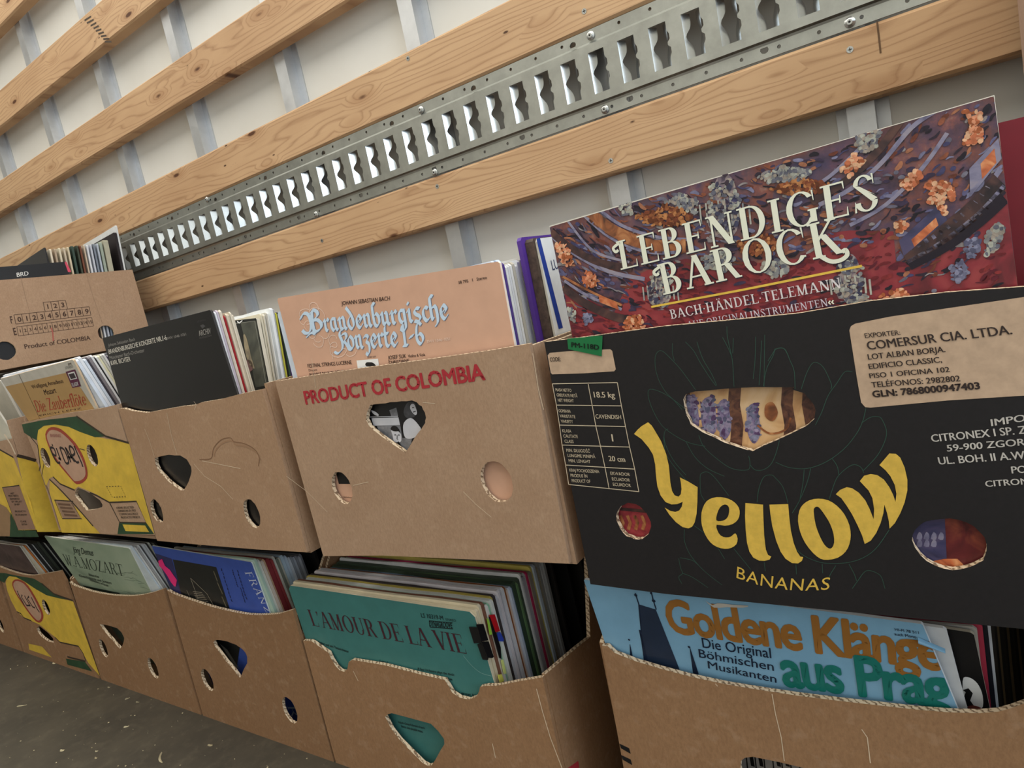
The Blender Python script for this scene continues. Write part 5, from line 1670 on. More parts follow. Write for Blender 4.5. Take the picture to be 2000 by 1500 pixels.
    linepx(mb, s, smooth([(1480, 830), (1505, 846), (1535, 838), (1545, 815)], 4, False), .0015, GOLDB, .0012)
    inkpx(mb, s, smooth([(1496, 790), (1510, 785), (1520, 805), (1510, 822), (1495, 812)], 3), GOLDB, .0012)
    inkpx(mb, s, [(1195, 975), (1280, 985), (1285, 1060), (1200, 1055)], mottled((120, 34, 44), (160, 56, 62), (130, 60, 54), 40), .0008)
    for k in range(4):
        linepx(mb, s, [(1212 + k * 14, 1006), (1218 + k * 14, 1020), (1214 + k * 14, 1034)], .003, GOLDB, .001)
    inkpx(mb, s, [(1212, 990), (1275, 996), (1275, 1002), (1212, 996)], DKB, .001)
    inkpx(mb, s, [(1780, 1010), (1850, 1000), (1855, 1100), (1785, 1095)], NAVY, .0008)
    inkpx(mb, s, [(1845, 1000), (1940, 1005), (1940, 1120), (1850, 1110)], mottled((60, 20, 24), (100, 36, 38), (140, 70, 50), 40), .0009)
    for k in range(7):
        u, v = 1795 + (k % 4) * 14, 1045 + (k // 4) * 14
        inkpx(mb, s, smooth([(u, v - 7), (u + 6, v - 2), (u + 5, v + 8), (u - 5, v + 6)], 2), LAV, .001)
    inkpx(mb, s, smooth([(1820, 1095), (1870, 1090), (1880, 1112), (1830, 1110)], 2), ORG, .0011)
    # lettering
    SHD = paint((36, 30, 50), .4)
    for mat, d, e in ((SHD, 1.6, .0012), (IVORY, 0, .0014)):
        text(mb, s, None, (1214 + d, 527 + d), (1717 + d, 406 + d), (1204 + d, 472 + d), mat, e, glyphs=serif('LEBENDIGES', .05, .17, .05))
        text(mb, s, None, (1297 + d, 576 + d), (1652 + d, 492 + d), (1284 + d, 517 + d), mat, e, glyphs=serif('BAROCK', .07, .17, .05))
        linepx(mb, s, [(x + d, y + d) for x, y in smooth([(1212, 474), (1206, 478), (1199, 485), (1204, 492), (1209, 488)], 4, False)], .0022, mat, e)
        linepx(mb, s, [(x + d, y + d) for x, y in smooth([(1292, 520), (1285, 524), (1278, 531), (1283, 537), (1288, 533)], 4, False)], .0022, mat, e)
        linepx(mb, s, [(x + d, y + d) for x, y in smooth([(1600, 498), (1622, 510), (1642, 508), (1655, 498), (1652, 488), (1645, 492)], 4, False)], .0028, mat, e)
    linepx(mb, s, [(1273, 599), (1450, 566), (1684, 519)], .0016, paint((222, 184, 74), .4), .0012)
    text(mb, s, None, (1312, 622.5), (1644, 562), (1308, 605), paint((214, 206, 206), .4), .0012, glyphs=serif('BACH·HÄNDEL·TELEMANN', .05, .15, .06))
    text(mb, s, None, (1345, 641), (1618, 597), (1342, 628), paint((200, 190, 200), .4), .0012, glyphs=serif('AUF ORIGINALINSTRUMENTEN', .04, .14, .06))
    for a in ((1332, 637), (1338, 636), (1622, 590), (1628, 589)):
        linepx(mb, s, [(a[0], a[1] - 3), (a[0] - 3, a[1] + 1), (a[0] + 1, a[1] + 4)], .0009, IVORY, .0012)


G_E = 'records in the black printed box'
cover(B_E, 'record_sleeve', 'record sleeve with a painted baroque ceiling and ivory serif title in the black box', (1073, 441), (1943, 185), .4985, painted(), .004, paint((226, 214, 200), .6), (1118, 657), (1988, 560), None, art_ceiling)
REDS = paint((118, 26, 40), .45)
q, b = B_E.place(.548, .68, .535, .004)
zr_ = P(1970, 236, q).z
o = None
sleeve('dark red record sleeve with a torn white top edge, behind the painted-ceiling sleeve', B_E.group, B_E.x1 - .325, B_E.x1, q, zr_, b, B_E.zb, .004, REDS, WHITE)
B_E.take(q, b, .004)
fill(B_E, 'dim record sleeve hidden far behind in the black box', 9, .652, [(120, 116, 110), (96, 90, 84), (150, 140, 120)])


# ---------- dented brown box: black sleeve
def art_black(mb, s):
    G = paint((150, 146, 140), .5)
    W2 = paint((214, 208, 196), .5)
    text(mb, s, 'Johann Sebastian Bach', (212.5, 676.9), (264.5, 665), (211, 671.4), G, .0003)
    text(mb, s, 'BRANDENBURGISCHE KONZERTE NR.1-6', (213.5, 691.4), (326.5, 663.5), (211.5, 682.9), W2, .0003, bold=.012)
    text(mb, s, 'BWV 1046-1051', (326, 664), (364, 655), (325, 659), G, .0003)
    text(mb, s, 'Münchener Bach-Orchester', (215.5, 702.4), (283, 687), (214, 695.9), G, .0003)
    text(mb, s, 'KARL RICHTER', (218, 713.4), (256, 705), (216, 704.9), W2, .0003, bold=.012)
    text(mb, s, 'ARCHIV', (389.5, 656.5), (413, 651), (387.5, 646), G, .0003, bold=.012)
    text(mb, s, 'PRODUKTION', (390.5, 662), (414, 656.5), (390, 659), paint((96, 94, 92), .5), .0003)
    text(mb, s, 'STEREO', (386, 630), (402, 626), (385, 627), paint((70, 68, 68), .5), .0003)
    inkpx(mb, s, [(391, 636), (397, 633), (402, 637), (396, 642)], paint((70, 68, 68), .5), .0003)


G_C = 'records in the dented brown box'
cover(B_C, 'record_sleeve', 'black record sleeve with small pale lettering at the top in the dented box', (194, 662), (411, 605), .4965, paint((19, 18, 19), .28, .04), .003, paint((60, 58, 58), .5), (234, 795), (463, 768), None, art_black)
xr = P(411, 605, .4965).x + .002
stack(B_C, 'black sleeve', xr, (413, 604), (450, 613), (466, 767), (487, 763),
      [((218, 218, 222), 'white', 1), ((190, 178, 190), 'lilac patterned', 1.1), ((206, 194, 178), 'cream', 1), ((222, 212, 192), 'ivory', .9), ((150, 28, 36), 'red', 1.2, -.008), ((214, 202, 180), 'cream', 1), ((196, 182, 160), 'tan', 1), ((220, 210, 190), 'cream', .9), ((206, 196, 176), 'cream', 1)])


def art_gate(mb, s):
    inkpx(mb, s, [(470, 630), (500, 627), (524, 752), (500, 757), (488, 700)], mottled((44, 46, 40), (64, 66, 58), (84, 84, 72), 14), .0003)
    linepx(mb, s, [(455, 633), (498, 627), (521, 754)], .0006, paint((150, 150, 140), .5), .0005)
    inkpx(mb, s, smooth([(476, 655), (482, 660), (492, 700), (498, 720), (488, 712), (480, 690)], 3), mottled((120, 110, 90), (150, 136, 108), (100, 92, 80), 40), .0006)
    inkpx(mb, s, smooth([(482, 704), (492, 706), (494, 722), (484, 726)], 3), paint((96, 66, 64), .5), .0006)
    linepx(mb, s, [(464, 628), (468, 631), (474, 626)], .002, WHITE, .0006)
    linepx(mb, s, [(462, 640), (470, 690), (478, 756)], .0018, paint((40, 40, 60), .35), .0005)


cover(B_C, 'record_sleeve', 'dark green-black gatefold sleeve pushed to the right behind the black sleeve', (346, 642), (501, 621), .640, paint((28, 29, 27), .32), .006, paint((198, 192, 176), .6), None, (527, 755), None, art_gate, clampall=True)
xr2 = P(501, 621, .64).x + .002
stack(B_C, 'dark gatefold sleeve', xr2, (502, 616), (517, 609), (529, 754), (536, 752),
      [((222, 214, 190), 'cream', 1.2), ((214, 204, 180), 'cream', 1), ((226, 222, 210), 'off-white', 1), ((196, 192, 180), 'greyish', 1), ((224, 222, 214), 'white', 1)])
stack(B_C, 'dark gatefold sleeve', xr2 + .004, (520, 605), (545, 604), (537, 749), (556, 737),
      [((236, 240, 242), 'thick white', 1.4, .003), ((176, 180, 184), 'grey', .9), ((190, 186, 70), 'yellow-green', .8, -.006), ((20, 24, 20), 'black', 1, -.006), ((52, 74, 58), 'dark green', .9, -.01), ((66, 40, 92), 'violet', 1.3, -.008)], start=5)


# ---------- yellow box: tan sleeve with a red title
def art_flute(mb, s):
    TAN = paint((190, 152, 98), .5, .03)
    inkpx(mb, s, [(10.5, 755), (129, 728), (158, 758), (205, 830), (60, 870)], TAN, .0002)
    INK2 = paint((74, 50, 34), .6)
    text(mb, s, None, (64, 759), (125, 747), (58.5, 749), INK2, .0004, glyphs=sans('Wolfgang Amadeus', .012))
    text(mb, s, 'Mozart', (88.5, 771.5), (111, 766.5), (84.5, 761.5), INK2, .0004, bold=.012)
    text(mb, s, None, (73, 805), (170, 790), (65.5, 782.5), paint((186, 62, 44), .5), .0004, glyphs=serif('Die Zauberflöte', .02, .13, .05))
    linepx(mb, s, [(37, 731), (58, 775), (78, 818)], .0012, paint((96, 70, 46), .6), .0004)
    inkpx(mb, s, [(128.5, 726), (147, 721), (158.5, 754), (142, 757.5)], paint((96, 34, 66), .45), .0005)
    inkpx(mb, s, [(133, 728.5), (146, 725), (151.5, 739), (138.5, 742)], WHITE, .0007)
    inkpx(mb, s, [(135, 730.5), (145, 728), (149.5, 737.5), (139.5, 740)], paint((60, 50, 56), .5), .0009)
    text(mb, s, 'KLASSIK', (142.5, 755), (155, 752), (140.5, 748), WHITE, .0008)
    text(mb, s, 'EMI', (134, 713.5), (140, 712), (133, 709.5), INK2, .0004, bold=.01)
    text(mb, s, 'STEREO', (128.5, 721), (143, 717.5), (127.5, 716.5), paint((110, 106, 100), .5), .0004)
    text(mb, s, 'ERICH LENZ', (78, 813), (160, 799), (77, 810), INK2, .0004)


G_B = 'records in the yellow printed box'
cover(B_B, 'record_sleeve', 'tan record sleeve with a grey top band and red serif title in the yellow box', (0, 740), (142, 702), .472, paint((206, 200, 188), .5), .003, paint((226, 196, 160), .6), (40, 818), (189, 797), .573, art_flute, clampall=True)
xr = P(142, 702, .472).x + .001
stack(B_B, 'tan sleeve', xr, (143, 702), (215, 692), (190, 796), (238, 786),
      [((214, 222, 234), 'bluish white', 1.6), ((226, 228, 232), 'white', 1.4), ((206, 214, 226), 'pale blue', 1.2), ((60, 56, 64), 'dark grey', .9), ((130, 124, 128), 'grey', 1.4), ((220, 220, 222), 'white', 1), ((30, 30, 36), 'black', .5), ((222, 222, 220), 'white', 1), ((226, 222, 190), 'pale yellow', 1), ((200, 198, 190), 'light grey', 1), ((216, 216, 216), 'white', 1), ((70, 60, 84), 'dark violet', .7), ((168, 168, 172), 'grey', 1.6), ((44, 42, 56), 'dark', 1), ((150, 152, 160), 'grey', 1)])

# ---------- left yellow box: white sleeve


def art_white(mb, s):
    for k, (a, b) in enumerate((((-20, 782), (14, 773)), ((-30, 800), (4, 792)))):
        linepx(mb, s, [a, b], .0025, paint((150, 148, 144), .5), .0004)


cover(B_A0, 'record_sleeve', 'blank white record sleeve at the left edge, left of the tan sleeve', (-150, 786), (0, 745), .4745, paint((220, 216, 200), .5), .003, PAPER, None, (40, 818), .56, art_white, clampall=True)
fill(B_A0, 'pale record sleeve standing behind the blank white sleeve', 7, .655, [(190, 186, 176), (206, 204, 200)])

# ------------------------------------------------------------------ records of the boxes on the floor
ZB1 = TH + .001
F_A = Box('records in the floor box with the notched rim', -0.825, -0.403, Y1, ZB1)
F_D = Box('records in the floor box with the blue sleeve', -1.1685, -0.826, Y1, ZB1)
F_C = Box('records in the floor box with the pale green sleeve', -1.552, -1.170, Y1, ZB1)
F_B = Box('records in the yellow floor box', -1.956, -1.557, Y1, ZB1)
F_0 = Box('records in the floor box at the left edge', -2.342, -1.961, Y1, ZB1)
F_K = Box('records in the nearest floor box', -0.328, 0.080, Y1, ZB1)
for f in (F_A, F_D, F_C, F_B, F_0, F_K):
    f.h = .30
CAP1 = ZS1 - .003


def art_teal(mb, s):
    DK = paint((66, 30, 40), .5)
    D2 = paint((22, 34, 36), .5)
    text(mb, s, None, (610.5, 1221.5), (912, 1277), (599.5, 1190), DK, .0003, glyphs=serif("L'AMOUR DE LA VIE", .0, .15, .035))
    text(mb, s, 'LS 10319-M', (823.5, 1205.5), (866.5, 1211), (821.5, 1197), D2, .0003, bold=.012)
    text(mb, s, 'STEREO', (871, 1212), (891, 1214), (870, 1207.5), D2, .0003)
    text(mb, s, 'DYNAGROOVE', (839, 1223), (884, 1226.5), (838, 1212.5), D2, .0003, bold=.03)
    linepx(mb, s, [(838, 1212), (884, 1216)], .0008, D2, .0003)
    linepx(mb, s, [(840, 1224.5), (885, 1228)], .0012, D2, .0003)
    for t, A, B in (('Arthur und sein Tanzorchester', (622, 1256), (682, 1275)), ('Seite 1', (742, 1293), (758, 1296)), ('A fine Orchestra plays the music', (816, 1308), (888, 1320)), ('of love', (872, 1327), (884, 1329)), ('and all the great hits', (862, 1348), (936, 1362)), ('of all time', (860, 1354), (934, 1368)),
                    ('Produced in Germany by the makers of records', (778, 1412), (830, 1424)), ('Stereo also playable mono', (784, 1420), (826, 1431))):
        text(mb, s, t, A, B, (A[0] - .8, A[1] - 5), D2, .0003, bold=.012)
    linepx(mb, s, smooth([(905, 1280), (922, 1300), (940, 1314), (960, 1320)], 4, False), .0006, paint((132, 170, 164), .5), .0003)


TEAL_S = paint((62, 118, 114), .5, .05)
cover(F_A, 'record_sleeve', 'teal record sleeve with dark serif title in front of the notched box', (562, 1143), (925, 1196), .5255, TEAL_S, .0022, paint((214, 200, 172), .6), (598, 1250), (965, 1332), .20, art_teal, corner=.006)
xr = P(925, 1196, .5255).x
AW = xr - P(562, 1143, .5255).x
CR = (214, 200, 170)
cols = [(CR, 'cream', 1), (CR, 'worn cream', 1), ((126, 84, 66), 'brown', 1), ((226, 222, 212), 'white', 1, 0, .002), ((146, 196, 160), 'mint', 1), ((224, 224, 216), 'white', 1.1, 0, .003), ((196, 176, 90), 'yellow-edged', 1, .003), ((68, 60, 60), 'charcoal', .8, .004), ((206, 204, 208), 'lilac white', 1.1, 0, .002),
        ((222, 214, 216), 'white', 1, .003), ((170, 166, 172), 'grey', 1), ((226, 224, 226), 'white', 1.1), ((164, 98, 54), 'rust', 1, .003), ((222, 198, 178), 'pink-cream', 1), ((206, 216, 232), 'pale blue', 1), ((120, 142, 168), 'slate blue', .9), ((66, 84, 66), 'dark green', 1.5), ((112, 146, 100), 'leaf green', .8), ((70, 84, 68), 'dark green', 1.5),
        ((226, 226, 226), 'white', .6, .006), ((184, 182, 190), 'lavender grey', 1.5), ((228, 228, 226), 'white', 1), ((206, 60, 108), 'magenta', .8, .003), ((168, 160, 146), 'grey-beige', 1.7), ((226, 210, 110), 'pale yellow', .9, .003), ((206, 220, 236), 'light blue', 1.2), ((170, 172, 172), 'grey', 1.1), ((180, 170, 148), 'beige', .7),
        ((166, 166, 164), 'grey', 1.1), ((196, 198, 200), 'light grey', .8), ((160, 162, 162), 'grey', 1.2)]
stack(F_A, 'teal sleeve', xr + .004, (928, 1193), (1058, 1101), (968, 1331), (1103, 1283), cols, zcap=CAP1, xj=.004, zj=.004, w=AW)
fill(F_A, 'record sleeve darkened for shade at the back of the notched floor box', 9, .338, [(40, 36, 34), (28, 26, 26), (52, 48, 44)], x0=xr - AW, x1=xr + .004)  # dark sleeve colours stand in for the shade deep in the box

# clips and tabs on the right edges of those sleeves
sE = Surf((xr + .0085, 0, 0), (0, 1, 0), (1, 0, 0))
ZC = lambda p: zoom(p, 880, 1160, 7.143)


def clip_piece(mb, s, pts, mat, t=.0012, e=0.0):
    mb.slab(s, s.pl(pts), [], t, mat, mat, e=e)


BLK = paint((20, 19, 21), .4)
sF = wallY(0.5235)
mb = MB()
clip_piece(mb, sF, ZC([(255, 465), (365, 470), (428, 688), (325, 690)]), BLK)
clip_piece(mb, sF, ZC([(372, 706), (425, 690), (520, 905), (518, 926), (446, 918)]), BLK)
clip_piece(mb, sE, ZC([(365, 425), (460, 420), (528, 648), (432, 664)]), BLK)
clip_piece(mb, sE, ZC([(432, 672), (533, 662), (605, 880), (583, 896), (522, 892)]), BLK)
clip_piece(mb, sF, ZC([(365, 430), (372, 428), (436, 690), (425, 690)]), BLK)
tag(mb.build('index_clip'), 'black folded index clip on the edge of the teal sleeve', 'index clip')
mb = MB()
clip_piece(mb, sE, ZC([(545, 330), (560, 300), (630, 530), (700, 740), (712, 908), (690, 895), (600, 580)]), BLK)
clip_piece(mb, sE, ZC([(542, 296), (612, 285), (686, 516), (626, 532)]), paint((188, 24, 34), .45), e=.0006)
clip_piece(mb, sE, ZC([(650, 542), (690, 530), (740, 640), (728, 664), (674, 660)]), paint((52, 74, 176), .45), e=.0006)
tag(mb.build('index_clip'), 'black, red and blue index clip on white sleeves behind the black clip', 'index clip')
for pts, c, lab in (([(508, 335), (535, 360), (584, 565), (548, 570)], (150, 196, 60), 'green page tab between the black clip and the red clip'), ([(705, 925), (735, 915), (782, 1110), (745, 1118)], (214, 222, 130), 'pale yellow page tab below the red and blue clip'),
                    ([(660, 1130), (715, 1120), (748, 1215), (690, 1240)], (222, 216, 96), 'bright yellow page tab just above the rim of the notched box')):
    mb = MB()
    clip_piece(mb, sE, ZC(pts), paint(c, .6), .0005)
    tag(mb.build('page_tab'), lab, 'page tab')


# ---------- blue sleeve with a pink sticker
def art_bluecover(mb, s):
    Z = lambda p: zoom(p, 270, 1030, 4)
    PH = paint((28, 30, 30), .4, .2, 60)
    inkpx(mb, s, Z([(270, 250), (610, 310), (800, 900), (740, 1300), (480, 1250), (380, 700)]), PH, .0002)
    inkpx(mb, s, Z([(120, 200), (262, 245), (372, 640), (330, 900), (200, 560)]), paint((44, 46, 92), .45), .0002)
    LN = paint((150, 140, 124), .45)
    for q in ([(410, 395), (470, 560)], [(410, 395), (540, 520), (640, 700)], [(380, 490), (440, 620)]):
        linepx(mb, s, Z(q), .0012, LN, .0004)
    for k in range(16):
        y = 500 + k * 14
        linepx(mb, s, Z([(430 + k * 6, y), (500 + k * 9, y + 8)]), .0011, LN, .0004)
    for k in range(14):
        linepx(mb, s, Z([(640 + k * 9, 910 + k * 13), (700 + k * 7, 960 + k * 11)]), .0016, LN, .0004)
    for q in ([(590, 340), (620, 420)], [(620, 430), (660, 520)], [(655, 540), (690, 620)]):
        linepx(mb, s, Z(q), .003, paint((104, 96, 78), .5), .0004)
    DK = paint((22, 28, 70), .5)
    for a, b in (((650, 320), (735, 590)), ((735, 330), (780, 470)), ((775, 335), (850, 570)), ((800, 470), (835, 590))):
        for k in range(9):
            p = (a[0] + (b[0] - a[0]) * k / 9, a[1] + (b[1] - a[1]) * k / 9)
            q = (a[0] + (b[0] - a[0]) * (k + .7) / 9 + random.uniform(-4, 4), a[1] + (b[1] - a[1]) * (k + .7) / 9)
            linepx(mb, s, Z([p, q]), .0022, DK, .0003)
    text(mb, s, None, Z([(832, 348)])[0], Z([(1000, 662)])[0], Z([(885, 345)])[0], paint((206, 212, 226), .5), .0003, glyphs=serif('FRANZ', .1, .1, .04))
    text(mb, s, None, (560, 1378), (572, 1402), (575, 1378), paint((206, 212, 226), .5), .0003, glyphs=serif('R', .1, .1, .04))


PINK = paint((232, 44, 124), .5, .03)
BLUE_S = paint((58, 84, 166), .5, .05)
_, sB = cover(F_D, 'record_sleeve', 'blue record sleeve with a dark photograph and white letters in the plain floor box', (296, 1066), (491, 1098), .520, BLUE_S, .0022, paint((210, 216, 214), .6), (330, 1150), (526, 1195), .242, art_bluecover)
mb = MB()
mb.slab(sB, sB.pl(zoom([(160, 260), (188, 245), (212, 300), (250, 330), (278, 372), (305, 410), (296, 460), (285, 458), (258, 425), (230, 375), (195, 325), (168, 300)], 270, 1030, 4)), [], .0002, PINK, PINK, e=.0009)
tag(mb.build('paper_sticker'), 'bright pink paper strip stuck on the blue sleeve', 'sticker')
xr = P(491, 1098, .520).x
FW = xr - P(296, 1066, .520).x
cols = [((176, 200, 184), 'pale green', 1.2), ((216, 218, 206), 'white', 1), ((212, 196, 182), 'cream', 1), ((200, 162, 128), 'tan', .8), ((134, 50, 54), 'dark red', 2.0), ((150, 60, 62), 'red', 1.2), ((196, 194, 184), 'off-white', .8), ((118, 122, 110), 'grey-green', 1), ((200, 196, 178), 'cream', .8), ((180, 200, 214), 'light blue', 1.4),
        ((190, 206, 220), 'pale blue', 1.3), ((206, 212, 220), 'bluish white', 1), ((150, 156, 164), 'grey', 1), ((184, 190, 200), 'light grey', 1), ((138, 140, 146), 'grey', 1), ((176, 178, 184), 'light grey', 1), ((120, 122, 128), 'dim grey', 1)]
stack(F_D, 'blue sleeve', xr + .002, (494, 1096), (580, 1092), (529, 1194), (578, 1190), cols, zcap=CAP1, w=FW)
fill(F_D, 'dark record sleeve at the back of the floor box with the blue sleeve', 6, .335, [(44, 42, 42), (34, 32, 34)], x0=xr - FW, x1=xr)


# ---------- pale green sleeve
def art_green(mb, s):
    D = paint((40, 50, 40), .5)
    text(mb, s, 'Jörg Demus', (143.5, 1079), (183, 1085.5), (141.5, 1067), D, .0003, bold=.008)
    text(mb, s, None, (129, 1103), (243.5, 1125.5), (121.5, 1082), D, .0003, glyphs=serif('W.A.MOZART', .0, .09, .03))
    for a, b in (((174, 1124), (194, 1129)), ((155, 1126), (218, 1141)), ((176, 1134), (212, 1146))):
        text(mb, s, 'Klavierkonzerte und Sonaten', a, b, (a[0] - 1, a[1] - 5), D, .0003, bold=.008)
    inkpx(mb, s, [(162, 1143), (200, 1151), (234, 1158), (233, 1162), (198, 1155), (165, 1147)], D, .0003)
    for k in range(16):
        u, v = random.uniform(215, 285), random.uniform(1110, 1160)
        linepx(mb, s, [(u, v), (u + random.uniform(5, 14), v + random.uniform(-3, 4)), (u + 18, v + random.uniform(-2, 6))], .0006, paint((100, 120, 100), .5), .0003)


GREEN_S = mottled((124, 142, 120), (146, 164, 140), (166, 180, 156), 7, .5, 'pale_green_print')
cover(F_C, 'record_sleeve', 'pale green record sleeve with thin serif title in the curved-rim floor box', (86, 1047), (252, 1071), .503, GREEN_S, .0022, paint((214, 214, 204), .6), (130, 1135), (296, 1158), .232, art_green)
xr = P(252, 1071, .503).x
MW = xr - P(86, 1047, .503).x
cols = [((206, 216, 222), 'pale blue', 1), ((222, 220, 214), 'white', 1), ((176, 172, 170), 'grey', 1), ((222, 222, 220), 'white', .8), ((90, 88, 88), 'dark grey', .9), ((204, 206, 208), 'light grey', 1.4), ((214, 216, 218), 'white', 1), ((60, 58, 56), 'charcoal', 1), ((196, 198, 188), 'pale grey', 1), ((44, 44, 42), 'black', 1), ((120, 122, 110), 'olive grey', 1), ((38, 38, 36), 'black', 1)]
stack(F_C, 'pale green sleeve', xr + .003, (254, 1070), (298, 1064), (299, 1157), (324, 1152), cols, zcap=CAP1, w=MW)
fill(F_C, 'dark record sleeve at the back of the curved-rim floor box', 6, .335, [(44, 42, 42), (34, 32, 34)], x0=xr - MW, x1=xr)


# ---------- yellow floor box
def art_brown(mb, s):
    for q in ([(12, 1078), (20, 1100), (30, 1118)], [(26, 1075), (34, 1085)]):
        linepx(mb, s, q, .0015, paint((110, 96, 92), .5), .0003)


cover(F_B, 'record_sleeve', 'dark maroon-brown record sleeve in the yellow floor box', (-95, 1049), (38, 1067), .506, mottled((58, 44, 42), (84, 64, 62), (98, 82, 78), 9, .5, 'maroon_print'), .0022, paint((196, 190, 176), .6), None, (77, 1124), .224, art_brown, clampall=True)
xr = P(38, 1067, .506).x
cols = [((196, 188, 170), 'pale', .8), ((206, 120, 50), 'orange', .8), ((200, 196, 186), 'white', .6), ((44, 40, 38), 'black', 1.4), ((190, 190, 184), 'white', .5), ((52, 52, 44), 'dark', 1.4), ((70, 74, 62), 'dark green', 1.3), ((34, 33, 30), 'black', 1.3), ((190, 190, 180), 'white', .5), ((40, 38, 36), 'black', 1.6), ((36, 34, 33), 'black', 1.5)]
stack(F_B, 'maroon-brown sleeve', xr + .002, (39, 1066), (92, 1062), (79, 1123), (116, 1119), cols, zcap=CAP1, w=.315)
fill(F_0, 'dim record sleeve in the floor box at the left edge', 7, .335, [(60, 56, 52), (120, 112, 100)])


# ---------- light blue sleeve
def art_prague(mb, s):
    OC = paint((158, 106, 46), .5, .04)
    GT = paint((24, 118, 108), .5, .05)
    NV = paint((20, 34, 58), .5)
    text(mb, s, 'Goldene Klänge', (1307, 1233), (1845, 1309), (1293, 1170), OC, .0003, bold=.034, space=.92)
    text(mb, s, 'aus Prag', (1530, 1337), (1862, 1381), (1517, 1265), GT, .0006, bold=.034, space=.92)
    for t, A, B, C in (('Die Original', (1373, 1264), (1507, 1285), (1370, 1245)), ('Böhmischen', (1366, 1283), (1512, 1309.5), (1364, 1267)), ('Musikanten', (1383.5, 1304.5), (1517, 1333), (1382, 1290))):
        text(mb, s, t, A, B, C, NV, .0004, bold=.008)
    text(mb, s, 'HI-FI 78 511', (1748, 1231), (1795, 1237.5), (1747, 1226), NV, .0004, bold=.012)
    text(mb, s, 'auch Mono', (1747.5, 1240), (1790, 1246), (1746.5, 1234.5), NV, .0004, bold=.012)
    inkpx(mb, s, [(1248, 1180), (1281, 1190), (1327, 1306), (1332, 1330), (1262, 1330), (1258, 1290)], paint((34, 48, 70), .45, .1, 30), .0003)
    for q, w in (([(1241, 1158), (1248, 1180), (1253, 1235)], .0012), ([(1272, 1155), (1276, 1172), (1282, 1190)], .0012), ([(1250, 1230), (1256, 1260), (1263, 1292)], .002)):
        linepx(mb, s, q, w, NV, .0004)
    for u, v, r in ((1242, 1162, .0016), (1277, 1173, .0018), (1272, 1158, .0012), (1251, 1232, .0011), (1229, 1249, .0011), (1346, 1263, .0013)):
        a, b = s.px(u, v)
        mb.tess(s, [circ(a, b, r, n=10)], NV, .0005)
    inkpx(mb, s, [(1230, 1258), (1231, 1258), (1236, 1281), (1231, 1281)], NV, .0004)
    inkpx(mb, s, [(1251, 1240), (1254, 1240), (1266, 1291), (1258, 1291)], NV, .0004)
    inkpx(mb, s, [(1347, 1264), (1348, 1264), (1365, 1316), (1354, 1316)], NV, .0004)
    inkpx(mb, s, smooth([(1378, 1172), (1392, 1181), (1402, 1177), (1430, 1180), (1462, 1182), (1452, 1186), (1420, 1185), (1395, 1186)], 2), paint((196, 190, 180), .7), .0006)
    # keyboard picture low on the sleeve, seen through the hand hole
    inkpx(mb, s, [(1420, 1478), (1640, 1478), (1680, 1640), (1450, 1640)], paint((150, 144, 138), .5), .0003)
    for k in range(9):
        linepx(mb, s, [(1440 + k * 17, 1470), (1450 + k * 17, 1560)], .0012, M_BLACK, .0005)
        if k % 3:
            linepx(mb, s, [(1449 + k * 17, 1470), (1454 + k * 17, 1496)], .0035, M_BLACK, .0005)


SKY_S = paint((128, 174, 204), .4, .04)
_, sK = cover(F_K, 'record_sleeve', 'light blue record sleeve with big ochre and green lettering in the nearest floor box', (1140, 1132), (1802, 1219), .5135, SKY_S, .003, paint((214, 218, 220), .6), (1180, 1262), (1873, 1389), .258, art_prague, corner=.001)
# curled corner of its cover
mb = MB()
a0, b0, c0 = sK.px(1793, 1243), sK.px(1846, 1265), sK.px(1790, 1248)
n = 8
for k in range(n):
    t0, t1 = k / n, (k + 1) / n
    f = lambda t: (.0035 * math.sin(math.pi * t), -.0045 * (1 - math.cos(math.pi * t)) / 2)
    (e0, d0), (e1, d1) = f(t0), f(t1)
    mb.face([sK.at(a0[0], a0[1] + d0, .001 + e0), sK.at(b0[0], b0[1] + d0 * .5, .001 + e0), sK.at(b0[0], b0[1] + d1 * .5, .001 + e1), sK.at(a0[0], a0[1] + d1, .001 + e1)], SKY_S)
mb.build('curled_corner', bpy.data.objects[_.name])


def art_poster(mb, s):
    inkpx(mb, s, smooth([(1880, 1330), (1890, 1322), (1905, 1330), (1915, 1345), (1920, 1365), (1916, 1385), (1886, 1390)], 3), WHITE, .0003)
    linepx(mb, s, [(1886, 1345), (1893, 1352), (1888, 1366), (1896, 1378)], .0045, M_BLACK, .0006)
    inkpx(mb, s, smooth([(1888, 1380), (1900, 1376), (1918, 1382), (1914, 1392), (1888, 1392)], 2), paint((120, 58, 50), .5), .0008)


cover(F_K, 'record_sleeve', 'greyish white record sleeve just behind the light blue one', (1170, 1130), (1848, 1228), .522, paint((206, 208, 210), .5), .003, WHITE, None, (1890, 1388), .268, clampall=True)
cover(F_K, 'record_sleeve', 'black record sleeve with a white blot, behind the light blue sleeve', (1200, 1128), (1902, 1236), .534, M_BLACK, .003, paint((190, 180, 160), .6), None, (1934, 1385), .28, art_poster, clampall=True)
for c_, cn, pu, pt in (((176, 170, 160), 'beige', 1916, .0022), ((178, 54, 76), 'red', 1927, .0030), ((24, 26, 34), 'black', 1937, .0022), ((214, 216, 220), 'thin white', 1943, .0014)):
    m_ = paint(c_, .55)
    q, b = F_K.place(F_K.t + .0026, .31, F_K.b + .0004, pt)
    x1 = P(pu, 1300, q).x
    sleeve('%s record sleeve behind the black one with a white blot' % cn, F_K.group, x1 - .30, x1, q, .312, b, F_K.zb, pt, m_, m_)
    F_K.take(q, b, pt)
